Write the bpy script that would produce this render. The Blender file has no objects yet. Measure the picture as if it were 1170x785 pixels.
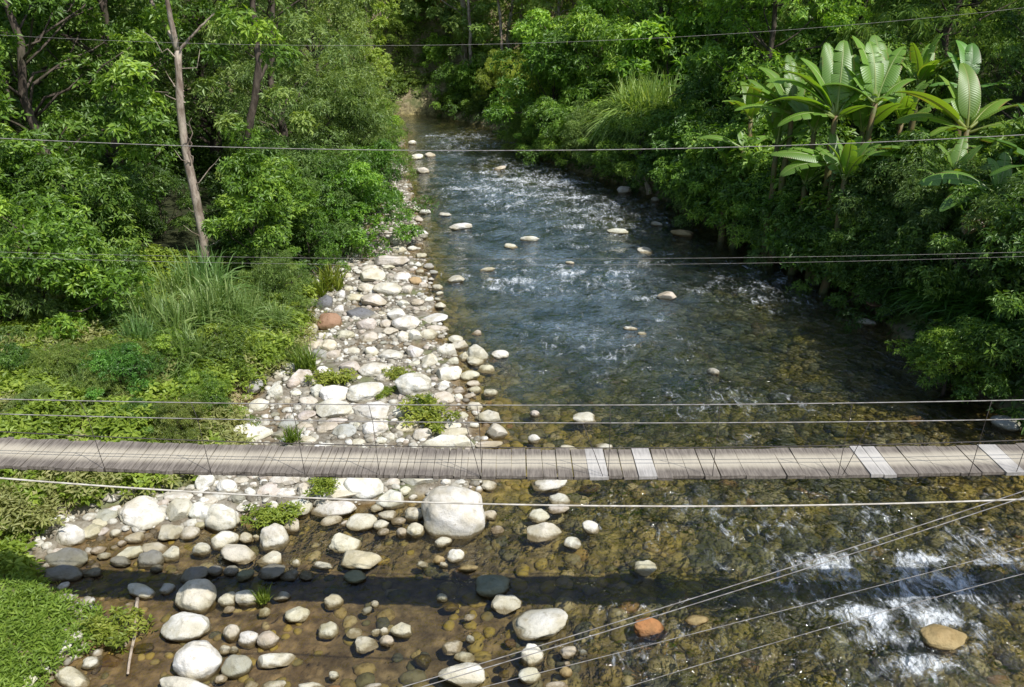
import bpy, math, random
import numpy as np
from mathutils import Vector, Matrix, Euler, noise as mnoise

R = math.radians
scene = bpy.context.scene
col = scene.collection
random.seed(7)

# ------------------------------------------------------------------ camera
H, PITCH, FPX = 8.0, R(23.5), 900.0
CP, SP = math.cos(PITCH), math.sin(PITCH)

def ray(u, v):
    a, b = (u - 585) / FPX, (392.5 - v) / FPX
    return np.array((a, CP + b * SP, -SP + b * CP))

def at(u, v, z=0.0):
    d = ray(u, v)
    t = (z - H) / d[2]
    return np.array((0, 0, H)) + d * t

def aty(u, v, y):
    d = ray(u, v)
    return np.array((0, 0, H)) + d * (y / d[1])

def depth(y, z):
    return (H - z) * SP + y * CP

def proj(x, y, z):
    dp = (H - z) * SP + y * CP
    up = y * SP + (z - H) * CP
    return 585 + FPX * x / dp, 392.5 - FPX * up / dp

cam_d = bpy.data.cameras.new('camera')
cam = bpy.data.objects.new('camera', cam_d)
col.objects.link(cam)
cam.location = (0, 0, H)
cam.rotation_euler = (R(90) - PITCH, 0, 0)
cam_d.sensor_width = 36
cam_d.lens = FPX / 1170 * 36
cam_d.clip_end = 3000
cam_d.clip_start = 0.1
scene.camera = cam

# ------------------------------------------------------------------ light
SUN_DIR = Vector((0.52, -0.46, 1.0)).normalized()      # towards the sun: high, behind and to the right
world = bpy.data.worlds.new("World")
scene.world = world
world.use_nodes = True
wn = world.node_tree.nodes
sky = wn.new('ShaderNodeTexSky')
sky.sky_type = 'NISHITA'
sky.sun_disc = False
sky.sun_elevation = math.asin(SUN_DIR.z)
sky.sun_rotation = math.atan2(SUN_DIR.x, SUN_DIR.y)
world.node_tree.links.new(sky.outputs[0], wn['Background'].inputs[0])
wn['Background'].inputs[1].default_value = 0.15
sl = bpy.data.lights.new('sun', 'SUN')
sl.energy = 5.0
sl.angle = R(0.5)
sl.color = (1.0, 0.975, 0.93)
so = bpy.data.objects.new('sun', sl)
so.rotation_euler = SUN_DIR.to_track_quat('Z', 'Y').to_euler()
so.location = (10, -10, 30)
col.objects.link(so)
scene.view_settings.view_transform = 'Standard'
scene.view_settings.look = 'None'
scene.view_settings.exposure = 0
scene.render.engine = 'CYCLES'
cy = scene.cycles
cy.max_bounces = 8
cy.diffuse_bounces = 5
cy.glossy_bounces = 3
cy.transmission_bounces = 4
cy.transparent_max_bounces = 12
cy.caustics_reflective = False
cy.caustics_refractive = False
cy.sample_clamp_indirect = 4.0
cy.use_denoising = True
try:
    cy.denoiser = 'OPENIMAGEDENOISE'
    cy.denoising_prefilter = 'ACCURATE'
except Exception:
    pass

# ------------------------------------------------------------------ helpers: numbers
_rs = np.random.RandomState(3)
_LAT = _rs.rand(256, 256)

def vnoise(x, y, s, k=0):
    x = np.asarray(x, float) * s + 31.7 * k
    y = np.asarray(y, float) * s + 17.3 * k
    xi, yi = np.floor(x).astype(int), np.floor(y).astype(int)
    fx, fy = x - xi, y - yi
    fx, fy = fx * fx * (3 - 2 * fx), fy * fy * (3 - 2 * fy)
    g = lambda i, j: _LAT[i % 256, j % 256]
    a = g(xi, yi) * (1 - fx) + g(xi + 1, yi) * fx
    b = g(xi, yi + 1) * (1 - fx) + g(xi + 1, yi + 1) * fx
    return (a * (1 - fy) + b * fy) * 2 - 1

def norm(a):
    return a / np.maximum(np.linalg.norm(a, axis=-1, keepdims=True), 1e-9)

def sstep(a, b, x):
    t = np.clip((x - a) / (b - a), 0, 1)
    return t * t * (3 - 2 * t)

# river lines, each an x for every y along the stream
def line(px, far):
    p = [at(u, v)[:2] for u, v in px] + [np.array(f) for f in far]
    p = np.array(sorted(p, key=lambda q: q[1]))
    return p[:, 1], p[:, 0]

LG = line([(35, 785), (95, 735), (100, 700), (30, 668), (12, 640), (52, 600), (200, 560), (262, 530), (252, 500),
           (255, 470), (300, 440), (335, 410), (350, 370), (350, 330), (390, 290), (428, 250), (436, 200), (438, 160),
           (430, 142)], [(-22, 63), (-45, 67), (-70, 72)])
LW = line([(50, 785), (110, 735), (125, 700), (80, 665), (70, 640), (110, 618), (240, 600), (300, 585), (440, 575), (545, 560),
           (562, 530), (560, 500), (545, 470), (540, 440), (530, 410), (510, 385), (495, 340), (487, 300), (480, 260),
           (472, 220), (466, 180), (462, 150)], [(-17, 63), (-44, 67), (-70, 72)])
RB = line([(1420, 785), (1360, 640), (1270, 540), (1180, 490), (1100, 440), (1015, 370), (945, 310), (885, 288),
           (830, 266), (760, 228), (700, 207), (640, 190), (608, 172), (590, 157), (552, 143)], [(-6, 63), (-30, 67), (-72, 72)])

def edges(x, y):
    return x - np.interp(y, *LG), x - np.interp(y, *LW), np.interp(y, *RB) - x

def terrain(x, y):
    x, y = np.asarray(x, float), np.asarray(y, float)
    dl, dw, dr = edges(x, y)
    n1, n2, n3 = vnoise(x, y, 0.35, 1), vnoise(x, y, 1.1, 2), vnoise(x, y, 2.7, 3)
    l = np.maximum(-dl, 0)
    zl = 0.10 + 0.62 * (1 - np.exp(-l / 1.6)) + 0.045 * l + 0.10 * n1 * np.minimum(l, 1) + 0.05 * n2
    zl = zl + 0.42 * np.maximum(l - 16, 0) * (l < 60) + 0.42 * 44 * (l >= 60)
    e = np.maximum(-dr, 0)
    zr = 0.12 + 1.9 * (1 - np.exp(-e / 1.3)) + 0.06 * e + 0.15 * n1 * np.minimum(e, 1) + 0.08 * n2
    zr = zr + 0.42 * np.maximum(e - 12, 0) * (e < 60) + 0.42 * 48 * (e >= 60)
    inb = np.minimum(np.maximum(dl, 0), np.maximum(-dw, 0))
    zb = 0.0 + 0.09 * sstep(0, 0.8, inb) + 0.07 * n2 + 0.04 * n3
    sh = 0.30 + 0.70 * np.maximum(sstep(10, 16, y), 0.45 * sstep(0.5, 6, x))
    w = np.maximum(dw, 0)
    dp = (0.05 + 0.62 * (1 - np.exp(-w / 2.6))) * sh * (1 + 0.6 * sstep(13, 27, y)) * (0.42 + 0.58 * sstep(1.0, 6.5, dr + 1.5 * n1)) * sstep(-0.1, 1.2, dr) + 0.02
    zbed = -dp - 0.09 * n2 * sstep(0, 1.5, w) - 0.05 * n1 * sh
    z = np.where(dl < 0, zl, np.where(dw < 0, zb, zbed))
    z = np.where((dr < 0) & (dl > 0), zr, z)
    z = np.where((dr < 0) & (dl <= 0), np.maximum(zl, np.minimum(zr, 3)), z)
    f = np.maximum(y - 70, 0)
    return z + 0.30 * np.minimum(f, 60)

def tz(x, y):
    return float(terrain(np.array([x]), np.array([y]))[0])

# ------------------------------------------------------------------ helpers: objects
def mesh_np(name, V, F, mat, attrs=None, smooth=False):
    V = np.ascontiguousarray(V, dtype=np.float32)
    F = np.ascontiguousarray(F, dtype=np.int32)
    n, k = F.shape
    me = bpy.data.meshes.new(name)
    me.vertices.add(len(V))
    me.vertices.foreach_set('co', V.ravel())
    me.loops.add(n * k)
    me.loops.foreach_set('vertex_index', F.ravel())
    me.polygons.add(n)
    me.polygons.foreach_set('loop_start', np.arange(0, n * k, k, dtype=np.int32))
    me.polygons.foreach_set('use_smooth', np.full(n, smooth, dtype=bool))
    for a, val in (attrs or {}).items():
        at_ = me.attributes.new(a, 'FLOAT', 'POINT')
        at_.data.foreach_set('value', np.ascontiguousarray(val, dtype=np.float32))
    me.update(calc_edges=True)
    if mat:
        me.materials.append(mat)
    return me

def obj(name, me, parent=None):
    o = bpy.data.objects.new(name, me)
    col.objects.link(o)
    o.parent = parent
    return o

def tag(o, label=None, cat=None, group=None, kind=None):
    if label: o['label'] = label
    if cat: o['category'] = cat
    if group: o['group'] = group
    if kind: o['kind'] = kind
    return o

def empty(name, loc=(0, 0, 0), rz=0.0):
    o = bpy.data.objects.new(name, None)
    col.objects.link(o)
    o.location = loc
    o.rotation_euler = (0, 0, rz)
    o.empty_display_size = 0.2
    return o

def copy_tree(o, parent=None):
    c = o.copy()
    col.objects.link(c)
    if parent is not None:
        c.parent = parent
    for ch in list(o.children):
        copy_tree(ch, c)
    return c

class MB:
    """collects quads/tris as one mesh"""
    def __init__(s):
        s.v, s.f, s.n = [], [], 0
    def add(s, V, F):
        V = np.asarray(V, float)
        s.v.append(V)
        for f in F:
            s.f.append(tuple(i + s.n for i in f))
        s.n += len(V)
    def box(s, x0, x1, y0, y1, z0, z1, M=None, jit=0.0):
        V = np.array([(x, y, z) for x in (x0, x1) for y in (y0, y1) for z in (z0, z1)], float)
        if jit:
            V = V + _rs.uniform(-jit, jit, V.shape)
        if M is not None:
            V = np.array([M @ Vector(p) for p in V])
        s.add(V, [(0, 1, 3, 2), (4, 6, 7, 5), (0, 4, 5, 1), (2, 3, 7, 6), (0, 2, 6, 4), (1, 5, 7, 3)])
    def tube(s, P, rad, k=7):
        P = np.asarray(P, float)
        rad = np.broadcast_to(np.asarray(rad, float), (len(P),))
        T = norm(np.gradient(P, axis=0))
        ref = np.array((0, 0, 1.0)) if abs(T[0][2]) < 0.8 else np.array((1.0, 0, 0))
        V = []
        for p, t, r_ in zip(P, T, rad):
            a = norm(np.cross(t, ref))
            b = np.cross(t, a)
            for i in range(k):
                w = 2 * math.pi * i / k
                V.append(p + r_ * (math.cos(w) * a + math.sin(w) * b))
        F = []
        m = len(P)
        for j in range(m - 1):
            for i in range(k):
                F.append((j * k + i, j * k + (i + 1) % k, (j + 1) * k + (i + 1) % k, (j + 1) * k + i))
        F.append(tuple(range(k))[::-1])
        F.append(tuple((m - 1) * k + i for i in range(k)))
        s.add(V, F)
    def mesh(s, name, mat, smooth=False):
        me = bpy.data.meshes.new(name)
        me.from_pydata([tuple(p) for p in np.concatenate(s.v)], [], s.f)
        me.polygons.foreach_set('use_smooth', np.full(len(me.polygons), smooth, dtype=bool))
        me.materials.append(mat)
        me.update()
        return me

# ------------------------------------------------------------------ helpers: materials
def mat_new(name):
    m = bpy.data.materials.new(name)
    m.use_nodes = True
    nt = m.node_tree
    nt.nodes.clear()
    out = nt.nodes.new('ShaderNodeOutputMaterial')
    return m, nt, out

class N:
    def __init__(s, nt):
        s.nt = nt
    def node(s, t, **kw):
        n = s.nt.nodes.new(t)
        for k, v in kw.items():
            setattr(n, k, v)
        return n
    def put(s, sock, v):
        if isinstance(v, bpy.types.NodeSocket):
            s.nt.links.new(v, sock)
        elif v is not None:
            if hasattr(sock.default_value, '__len__') and not hasattr(v, '__len__'):
                v = (v,) * len(sock.default_value)
            if hasattr(v, '__len__') and len(v) == 3 and len(sock.default_value) == 4:
                v = (*v, 1)
            sock.default_value = v
    def math(s, op, a, b=None, c=None, clamp=False):
        n = s.node('ShaderNodeMath', operation=op, use_clamp=clamp)
        s.put(n.inputs[0], a)
        if b is not None: s.put(n.inputs[1], b)
        if c is not None: s.put(n.inputs[2], c)
        return n.outputs[0]
    def mix(s, f, a, b, blend='MIX'):
        n = s.node('ShaderNodeMix', data_type='RGBA', blend_type=blend)
        s.put(n.inputs[0], f); s.put(n.inputs[6], a); s.put(n.inputs[7], b)
        return n.outputs[2]
    def noise(s, vec, scale, detail=3, rough=0.55, dist=0.0):
        n = s.node('ShaderNodeTexNoise')
        s.put(n.inputs['Vector'], vec)
        n.inputs['Scale'].default_value = scale
        n.inputs['Detail'].default_value = detail
        n.inputs['Roughness'].default_value = rough
        n.inputs['Distortion'].default_value = dist
        return n.outputs['Fac']
    def vor(s, vec, scale, feature='F1', out='Distance'):
        n = s.node('ShaderNodeTexVoronoi', feature=feature)
        s.put(n.inputs['Vector'], vec)
        n.inputs['Scale'].default_value = scale
        return n.outputs[out]
    def ramp(s, f, stops, interp='LINEAR'):
        n = s.node('ShaderNodeValToRGB')
        n.color_ramp.interpolation = interp
        e = n.color_ramp.elements
        while len(e) < len(stops): e.new(0.5)
        for q, (p, c) in zip(e, stops):
            q.position = p
            q.color = (*c, 1) if hasattr(c, '__len__') else (c, c, c, 1)
        s.put(n.inputs[0], f)
        return n.outputs[0]
    def range(s, f, a, b, c=0.0, d=1.0, smooth=True):
        n = s.node('ShaderNodeMapRange', interpolation_type='SMOOTHSTEP' if smooth else 'LINEAR')
        s.put(n.inputs[0], f)
        for i, v in enumerate((a, b, c, d)): s.put(n.inputs[i + 1], v)
        return n.outputs[0]
    def attr(s, name):
        return s.node('ShaderNodeAttribute', attribute_name=name).outputs['Fac']
    def pos(s): return s.node('ShaderNodeNewGeometry').outputs['Position']
    def objco(s): return s.node('ShaderNodeTexCoord').outputs['Object']
    def bump(s, h, strength=0.5, dist=0.02, normal=None):
        n = s.node('ShaderNodeBump')
        s.put(n.inputs['Strength'], strength)
        n.inputs['Distance'].default_value = dist
        s.put(n.inputs['Height'], h)
        if normal is not None: s.put(n.inputs['Normal'], normal)
        return n.outputs[0]
    def principled(s, color, rough=0.7, normal=None, spec=0.3):
        n = s.node('ShaderNodeBsdfPrincipled')
        s.put(n.inputs['Base Color'], color)
        s.put(n.inputs['Roughness'], rough)
        n.inputs['Specular IOR Level'].default_value = spec
        if normal is not None: s.put(n.inputs['Normal'], normal)
        return n.outputs[0]
    def out(s, o, sh): s.nt.links.new(sh, o.inputs['Surface'])

def leaf_mat(name, dark, mid, light, trans=0.46, gloss=0.07, rough=0.5):
    m, nt, out = mat_new(name)
    n = N(nt)
    geo = n.node('ShaderNodeNewGeometry')
    oi = n.node('ShaderNodeObjectInfo')
    f = n.math('ADD', n.math('MULTIPLY', geo.outputs['Random Per Island'], 0.5), n.math('MULTIPLY', n.attr('tone'), 0.5))
    c = n.ramp(f, [(0.12, dark), (0.5, mid), (0.9, light)])
    c = n.mix(1.0, c, oi.outputs['Color'], 'MULTIPLY')
    d = n.node('ShaderNodeBsdfDiffuse')
    t = n.node('ShaderNodeBsdfTranslucent')
    g = n.node('ShaderNodeBsdfGlossy')
    n.put(d.inputs[0], c)
    n.put(t.inputs[0], n.mix(1.0, c, (1.25, 1.2, 0.55), 'MULTIPLY'))
    n.put(g.inputs[0], (0.55, 0.62, 0.5))
    g.inputs['Roughness'].default_value = rough
    a = n.node('ShaderNodeMixShader'); b = n.node('ShaderNodeMixShader')
    a.inputs[0].default_value = trans
    b.inputs[0].default_value = gloss
    nt.links.new(d.outputs[0], a.inputs[1]); nt.links.new(t.outputs[0], a.inputs[2])
    nt.links.new(a.outputs[0], b.inputs[1]); nt.links.new(g.outputs[0], b.inputs[2])
    n.out(out, b.outputs[0])
    return m

M = {}
M['leaf'] = leaf_mat('leaf', (0.055, 0.115, 0.014), (0.130, 0.250, 0.028), (0.340, 0.490, 0.075))
M['leaf_fine'] = leaf_mat('leaf_fine', (0.080, 0.140, 0.032), (0.165, 0.260, 0.062), (0.320, 0.420, 0.125), gloss=0.07)
M['leaf_far'] = leaf_mat('leaf_far', (0.100, 0.165, 0.050), (0.190, 0.290, 0.080), (0.330, 0.430, 0.130), gloss=0.04)  # paler and greyer than near leaves: distance haze put into the colour
M['reed'] = leaf_mat('reed', (0.100, 0.170, 0.045), (0.180, 0.290, 0.080), (0.310, 0.400, 0.150), gloss=0.07)
M['weed'] = leaf_mat('weed', (0.120, 0.195, 0.024), (0.230, 0.350, 0.045), (0.390, 0.510, 0.090), gloss=0.04)
M['dry_weed'] = leaf_mat('dry_weed', (0.21, 0.23, 0.07), (0.38, 0.40, 0.14), (0.60, 0.56, 0.28), gloss=0.04)

def bark_mat(name, a, b, moss=0.3):
    m, nt, out = mat_new(name)
    n = N(nt)
    p = n.pos()
    mp = n.node('ShaderNodeMapping'); n.put(mp.inputs[0], p); mp.inputs['Scale'].default_value = (1, 1, 0.35)
    f = n.noise(mp.outputs[0], 6, 5, 0.7)
    c = n.mix(n.range(f, 0.35, 0.65), a, b)
    g = n.noise(p, 1.3, 3)
    c = n.mix(n.math('MULTIPLY', n.range(g, 0.5, 0.7), moss), c, (0.05, 0.075, 0.02))
    n.out(out, n.principled(c, 0.9, n.bump(f, 0.6, 0.04)))
    return m

M['bark'] = bark_mat('bark', (0.055, 0.042, 0.032), (0.14, 0.11, 0.085))
M['bark_pale'] = bark_mat('bark_pale', (0.20, 0.145, 0.11), (0.50, 0.42, 0.335), 0.3)
M['wood_dead'] = bark_mat('wood_dead', (0.30, 0.23, 0.16), (0.55, 0.46, 0.36), 0.05)

# banana leaf: pale midrib, fine cross veins
m, nt, out = mat_new('banana_leaf'); n = N(nt)
oi = n.node('ShaderNodeObjectInfo')
ac = n.attr('across'); al = n.attr('along')
wav = n.math('SINE', n.math('MULTIPLY', n.math('ADD', al, n.math('MULTIPLY', ac, 0.10)), 190.0))
c = n.mix(n.math('MULTIPLY_ADD', wav, 0.25, 0.35), (0.13, 0.26, 0.035), (0.21, 0.36, 0.06))
c = n.mix(n.range(ac, 0.10, 0.02), c, (0.30, 0.38, 0.12))
ns = n.noise(n.objco(), 2.2, 4)
c = n.mix(n.math('MULTIPLY', n.range(ac, 0.82, 1.0), n.range(ns, 0.50, 0.68)), c, (0.26, 0.19, 0.07))
c = n.mix(1.0, c, oi.outputs['Color'], 'MULTIPLY')
d = n.node('ShaderNodeBsdfDiffuse'); t = n.node('ShaderNodeBsdfTranslucent'); g = n.node('ShaderNodeBsdfGlossy')
nb = n.bump(wav, 0.25, 0.01)
n.put(d.inputs[0], c); n.put(t.inputs[0], n.mix(1.0, c, (1.5, 1.35, 0.5), 'MULTIPLY')); g.inputs['Roughness'].default_value = 0.42
n.put(d.inputs['Normal'], nb); n.put(g.inputs['Normal'], nb)
a = n.node('ShaderNodeMixShader'); a.inputs[0].default_value = 0.45
b = n.node('ShaderNodeMixShader'); b.inputs[0].default_value = 0.06
nt.links.new(d.outputs[0], a.inputs[1]); nt.links.new(t.outputs[0], a.inputs[2])
nt.links.new(a.outputs[0], b.inputs[1]); nt.links.new(g.outputs[0], b.inputs[2])
n.out(out, b.outputs[0]); M['banana'] = m
m, nt, out = mat_new('banana_stem'); n = N(nt)
c = n.mix(n.range(n.noise(n.objco(), 3, 4), 0.4, 0.65), (0.12, 0.13, 0.045), (0.20, 0.13, 0.06))
n.out(out, n.principled(c, 0.6)); M['banana_stem'] = m

# stone
m, nt, out = mat_new('river_stone'); n = N(nt)
oi = n.node('ShaderNodeObjectInfo'); oc = n.objco(); p = n.pos()
seed = n.node('ShaderNodeVectorMath', operation='ADD'); n.put(seed.inputs[0], p)
cmb = n.node('ShaderNodeCombineXYZ'); n.put(cmb.inputs[0], n.math('MULTIPLY', oi.outputs['Random'], 90.0)); nt.links.new(cmb.outputs[0], seed.inputs[1])
pv = seed.outputs[0]
big, mid_, fine = n.noise(pv, 2.6, 4, 0.6), n.noise(pv, 9, 5, 0.65), n.noise(pv, 70, 2, 0.6)
c = n.mix(n.range(big, 0.38, 0.66), (1.0, 1.0, 1.0), (0.74, 0.70, 0.60))
c = n.mix(n.range(mid_, 0.54, 0.72), c, (0.56, 0.52, 0.43))
stn = n.noise(pv, 1.4, 5, 0.7)
c = n.mix(n.math('MULTIPLY', n.range(stn, 0.54, 0.66), 0.6), c, (0.50, 0.47, 0.38))
c = n.mix(n.math('MULTIPLY', n.range(fine, 0.56, 0.70), 0.35), c, (0.42, 0.40, 0.38))
c = n.mix(1.0, c, oi.outputs['Color'], 'MULTIPLY')
sx = n.node('ShaderNodeSeparateXYZ'); n.put(sx.inputs[0], p)
zz = n.math('ADD', sx.outputs[2], n.math('MULTIPLY', n.math('SUBTRACT', mid_, 0.5), 0.10))
alg = n.math('MULTIPLY', n.range(zz, 0.22, 0.06), 0.35)
c = n.mix(alg, c, (0.30, 0.27, 0.13))
wet = n.range(zz, 0.075, 0.025)
c = n.mix(wet, c, n.mix(1.0, c, (0.36, 0.31, 0.22), 'MULTIPLY'))
rg = n.math('MULTIPLY_ADD', wet, -0.45, 0.85)
hb = n.math('ADD', n.math('MULTIPLY', mid_, 1.0), n.math('MULTIPLY', fine, 0.25))
n.out(out, n.principled(c, rg, n.bump(hb, 0.55, 0.05), 0.25)); M['stone'] = m

def pebble_mat(name, stops, wetk):
    m, nt, out = mat_new(name); n = N(nt)
    geo = n.node('ShaderNodeNewGeometry')
    c = n.ramp(geo.outputs['Random Per Island'], stops, 'CONSTANT')
    f = n.noise(geo.outputs['Position'], 14, 4)
    c = n.mix(n.range(f, 0.4, 0.7), c, n.mix(1.0, c, (0.62, 0.58, 0.5), 'MULTIPLY'))
    if wetk == 0:
        c = n.mix(n.math('MULTIPLY', n.range(n.noise(geo.outputs['Position'], 0.8, 4), 0.48, 0.62), 0.75), c, n.mix(f, (0.20, 0.155, 0.03), (0.46, 0.35, 0.075)))
    sx = n.node('ShaderNodeSeparateXYZ'); n.put(sx.inputs[0], geo.outputs['Position'])
    w = n.range(sx.outputs[2], 0.05, 0.01)
    c = n.mix(n.math('MULTIPLY', w, wetk), c, n.mix(1.0, c, (0.35, 0.28, 0.18), 'MULTIPLY'))
    n.out(out, n.principled(c, 0.75, n.bump(f, 0.4, 0.02), 0.3))
    return m
M['pebble'] = pebble_mat('pebble', [(0, (0.54, 0.52, 0.45)), (0.2, (0.40, 0.37, 0.30)), (0.40, (0.68, 0.66, 0.59)), (0.55, (0.30, 0.28, 0.23)), (0.72, (0.50, 0.44, 0.37)), (0.82, (0.20, 0.18, 0.14))], 0.9)
M['cobble'] = pebble_mat('cobble', [(0, (0.24, 0.19, 0.08)), (0.2, (0.15, 0.14, 0.07)), (0.38, (0.32, 0.25, 0.11)), (0.55, (0.20, 0.18, 0.11)), (0.70, (0.40, 0.34, 0.20)), (0.84, (0.11, 0.11, 0.08)), (0.97, (0.30, 0.18, 0.08))], 0.0)

# ground
m, nt, out = mat_new('ground'); n = N(nt)
p = n.pos()
n1, n2, n3 = n.noise(p, 0.7, 4), n.noise(p, 4.5, 5, 0.65), n.noise(p, 22, 3)
vd = n.vor(p, 5.0); vc = n.vor(p, 5.0, out='Color')
soil = n.mix(n.range(n2, 0.35, 0.65), (0.24, 0.18, 0.10), (0.44, 0.36, 0.24))
soil = n.mix(n.range(n1, 0.42, 0.6), soil, (0.12, 0.16, 0.04))
dark = n.mix(n.range(n2, 0.35, 0.65), (0.018, 0.024, 0.010), (0.045, 0.050, 0.020))  # woodland floor, coloured near black so gaps between trees read as shade
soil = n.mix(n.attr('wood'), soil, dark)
grav = n.mix(n.range(n2, 0.3, 0.7), (0.13, 0.105, 0.07), (0.34, 0.31, 0.25))
grav = n.mix(n.math('MULTIPLY', n.range(n1, 0.52, 0.66), 0.7), grav, (0.10, 0.13, 0.03))
amber = n.mix(n.range(n2, 0.3, 0.7), (0.125, 0.088, 0.045), (0.29, 0.215, 0.12))
olive = n.mix(n.range(n2, 0.3, 0.7), (0.13, 0.115, 0.042), (0.42, 0.34, 0.12))
olive = n.mix(n.range(n1, 0.50, 0.68), olive, (0.028, 0.034, 0.028))
gold = n.mix(n.range(n2, 0.35, 0.65), (0.13, 0.10, 0.02), (0.33, 0.235, 0.04))
bed = n.mix(n.attr('amber'), olive, amber)
bed = n.mix(n.attr('gold'), bed, gold)
bed = n.mix(n.range(vd, 0.25, 0.6, 0.0, 0.55), bed, n.mix(1.0, bed, (0.3, 0.3, 0.3), 'MULTIPLY'))
sx = n.node('ShaderNodeSeparateXYZ'); n.put(sx.inputs[0], p)
wetg = n.range(sx.outputs[2], 0.06, 0.0)
grav = n.mix(wetg, grav, amber)
c = n.mix(n.attr('bar'), soil, grav)
c = n.mix(n.attr('bed'), c, bed)
n.out(out, n.principled(c, 0.85, n.bump(n.math('ADD', n2, n.math('MULTIPLY', n3, 0.4)), 0.6, 0.06), 0.2)); M['ground'] = m

# water: clear, tinted by its depth, mirror by Fresnel, foam where it breaks
m, nt, out = mat_new('river_water'); n = N(nt)
p = n.pos()
mp = n.node('ShaderNodeMapping'); n.put(mp.inputs[0], p); mp.inputs['Scale'].default_value = (1.0, 0.8, 1.0)
w1, w2, w3 = n.noise(mp.outputs[0], 1.5, 3, 0.5, 0.4), n.noise(mp.outputs[0], 5.0, 3, 0.55, 0.6), n.noise(mp.outputs[0], 17, 2, 0.5)
chop = n.attr('chop')
hh = n.math('ADD', n.math('MULTIPLY', w1, 0.9), n.math('ADD', n.math('MULTIPLY', w2, 0.5), n.math('MULTIPLY', w3, 0.16)))
nb = n.bump(hh, n.math('MULTIPLY', chop, 1.25, clamp=True), 0.32)
tint = n.mix(n.range(n.attr('deep'), 0.04, 0.62, smooth=False), (0.96, 0.91, 0.79), (0.58, 0.66, 0.58))
tr = n.node('ShaderNodeBsdfTransparent'); n.put(tr.inputs[0], tint)
gl = n.node('ShaderNodeBsdfGlossy'); gl.inputs['Roughness'].default_value = 0.07
n.put(gl.inputs[0], (1, 1, 1)); n.put(gl.inputs['Normal'], nb)
fr = n.node('ShaderNodeFresnel'); fr.inputs[0].default_value = 1.34; n.put(fr.inputs['Normal'], nb)
bd = n.node('ShaderNodeBsdfDiffuse'); n.put(bd.inputs[0], n.mix(n.attr('far'), n.mix(n.range(n.noise(p, 0.9, 4), 0.38, 0.62), (0.034, 0.048, 0.044), (0.115, 0.105, 0.045)), n.mix(n.range(n.noise(p, 0.6, 4), 0.38, 0.62), (0.080, 0.130, 0.175), (0.205, 0.285, 0.360))))  # murk of the water itself, plus sky reflection painted as blue farther out
n.put(bd.inputs['Normal'], nb)
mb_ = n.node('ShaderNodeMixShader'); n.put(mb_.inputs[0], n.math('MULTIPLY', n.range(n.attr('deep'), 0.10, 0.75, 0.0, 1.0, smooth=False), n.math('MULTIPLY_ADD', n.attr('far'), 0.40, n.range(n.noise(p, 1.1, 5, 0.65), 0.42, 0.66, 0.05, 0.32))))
nt.links.new(tr.outputs[0], mb_.inputs[1]); nt.links.new(bd.outputs[0], mb_.inputs[2])
ms = n.node('ShaderNodeMixShader'); n.put(ms.inputs[0], n.math('MULTIPLY', fr.outputs[0], 2.1, clamp=True))
nt.links.new(mb_.outputs[0], ms.inputs[1]); nt.links.new(gl.outputs[0], ms.inputs[2])
fm = n.attr('foam')
mpf = n.node('ShaderNodeMapping'); n.put(mpf.inputs[0], p); mpf.inputs['Scale'].default_value = (1.0, 0.5, 1.0); mpf.inputs['Rotation'].default_value = (0, 0, 0.35)
fn = n.noise(mpf.outputs[0], 5.5, 8, 0.74, 1.2)
fn2 = n.noise(mp.outputs[0], 1.6, 2, 0.5)
fv = n.math('ADD', n.math('MULTIPLY', fn, 0.75), n.math('MULTIPLY', fn2, 0.25))
th = n.math('MULTIPLY_ADD', fm, -0.27, 0.635)
fmask = n.range(fv, n.math('SUBTRACT', th, 0.02), n.math('ADD', th, 0.22))
fmask = n.math('MULTIPLY', fmask, n.range(fm, 0.02, 0.25))
df = n.node('ShaderNodeBsdfDiffuse'); n.put(df.inputs[0], (0.82, 0.86, 0.88)); n.put(df.inputs['Normal'], nb)
m2 = n.node('ShaderNodeMixShader'); n.put(m2.inputs[0], n.math('MULTIPLY', fmask, 0.85))
nt.links.new(ms.outputs[0], m2.inputs[1]); nt.links.new(df.outputs[0], m2.inputs[2])
n.out(out, m2.outputs[0]); M['water'] = m

# bridge timber: worn pale along the middle where people walk, dark at the sides
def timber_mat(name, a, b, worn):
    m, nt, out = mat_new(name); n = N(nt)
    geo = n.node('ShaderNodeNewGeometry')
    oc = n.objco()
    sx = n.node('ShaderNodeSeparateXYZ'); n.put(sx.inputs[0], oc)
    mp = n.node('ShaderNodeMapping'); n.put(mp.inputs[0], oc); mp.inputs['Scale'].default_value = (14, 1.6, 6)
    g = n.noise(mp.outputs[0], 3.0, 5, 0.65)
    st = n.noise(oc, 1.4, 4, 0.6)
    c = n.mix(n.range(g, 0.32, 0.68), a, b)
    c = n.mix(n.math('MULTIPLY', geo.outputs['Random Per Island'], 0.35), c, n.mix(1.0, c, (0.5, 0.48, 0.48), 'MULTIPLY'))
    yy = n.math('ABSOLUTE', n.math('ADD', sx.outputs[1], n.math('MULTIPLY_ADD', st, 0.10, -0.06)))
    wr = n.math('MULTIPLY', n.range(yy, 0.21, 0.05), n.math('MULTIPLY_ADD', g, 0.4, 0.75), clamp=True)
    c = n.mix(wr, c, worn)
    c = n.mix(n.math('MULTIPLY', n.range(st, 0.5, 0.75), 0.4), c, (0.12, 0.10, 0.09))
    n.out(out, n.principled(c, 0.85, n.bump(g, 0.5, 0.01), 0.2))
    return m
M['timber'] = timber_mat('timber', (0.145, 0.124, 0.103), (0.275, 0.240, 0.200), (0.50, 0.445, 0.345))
M['timber_new'] = timber_mat('timber_new', (0.36, 0.34, 0.31), (0.52, 0.49, 0.45), (0.58, 0.545, 0.48))

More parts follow.
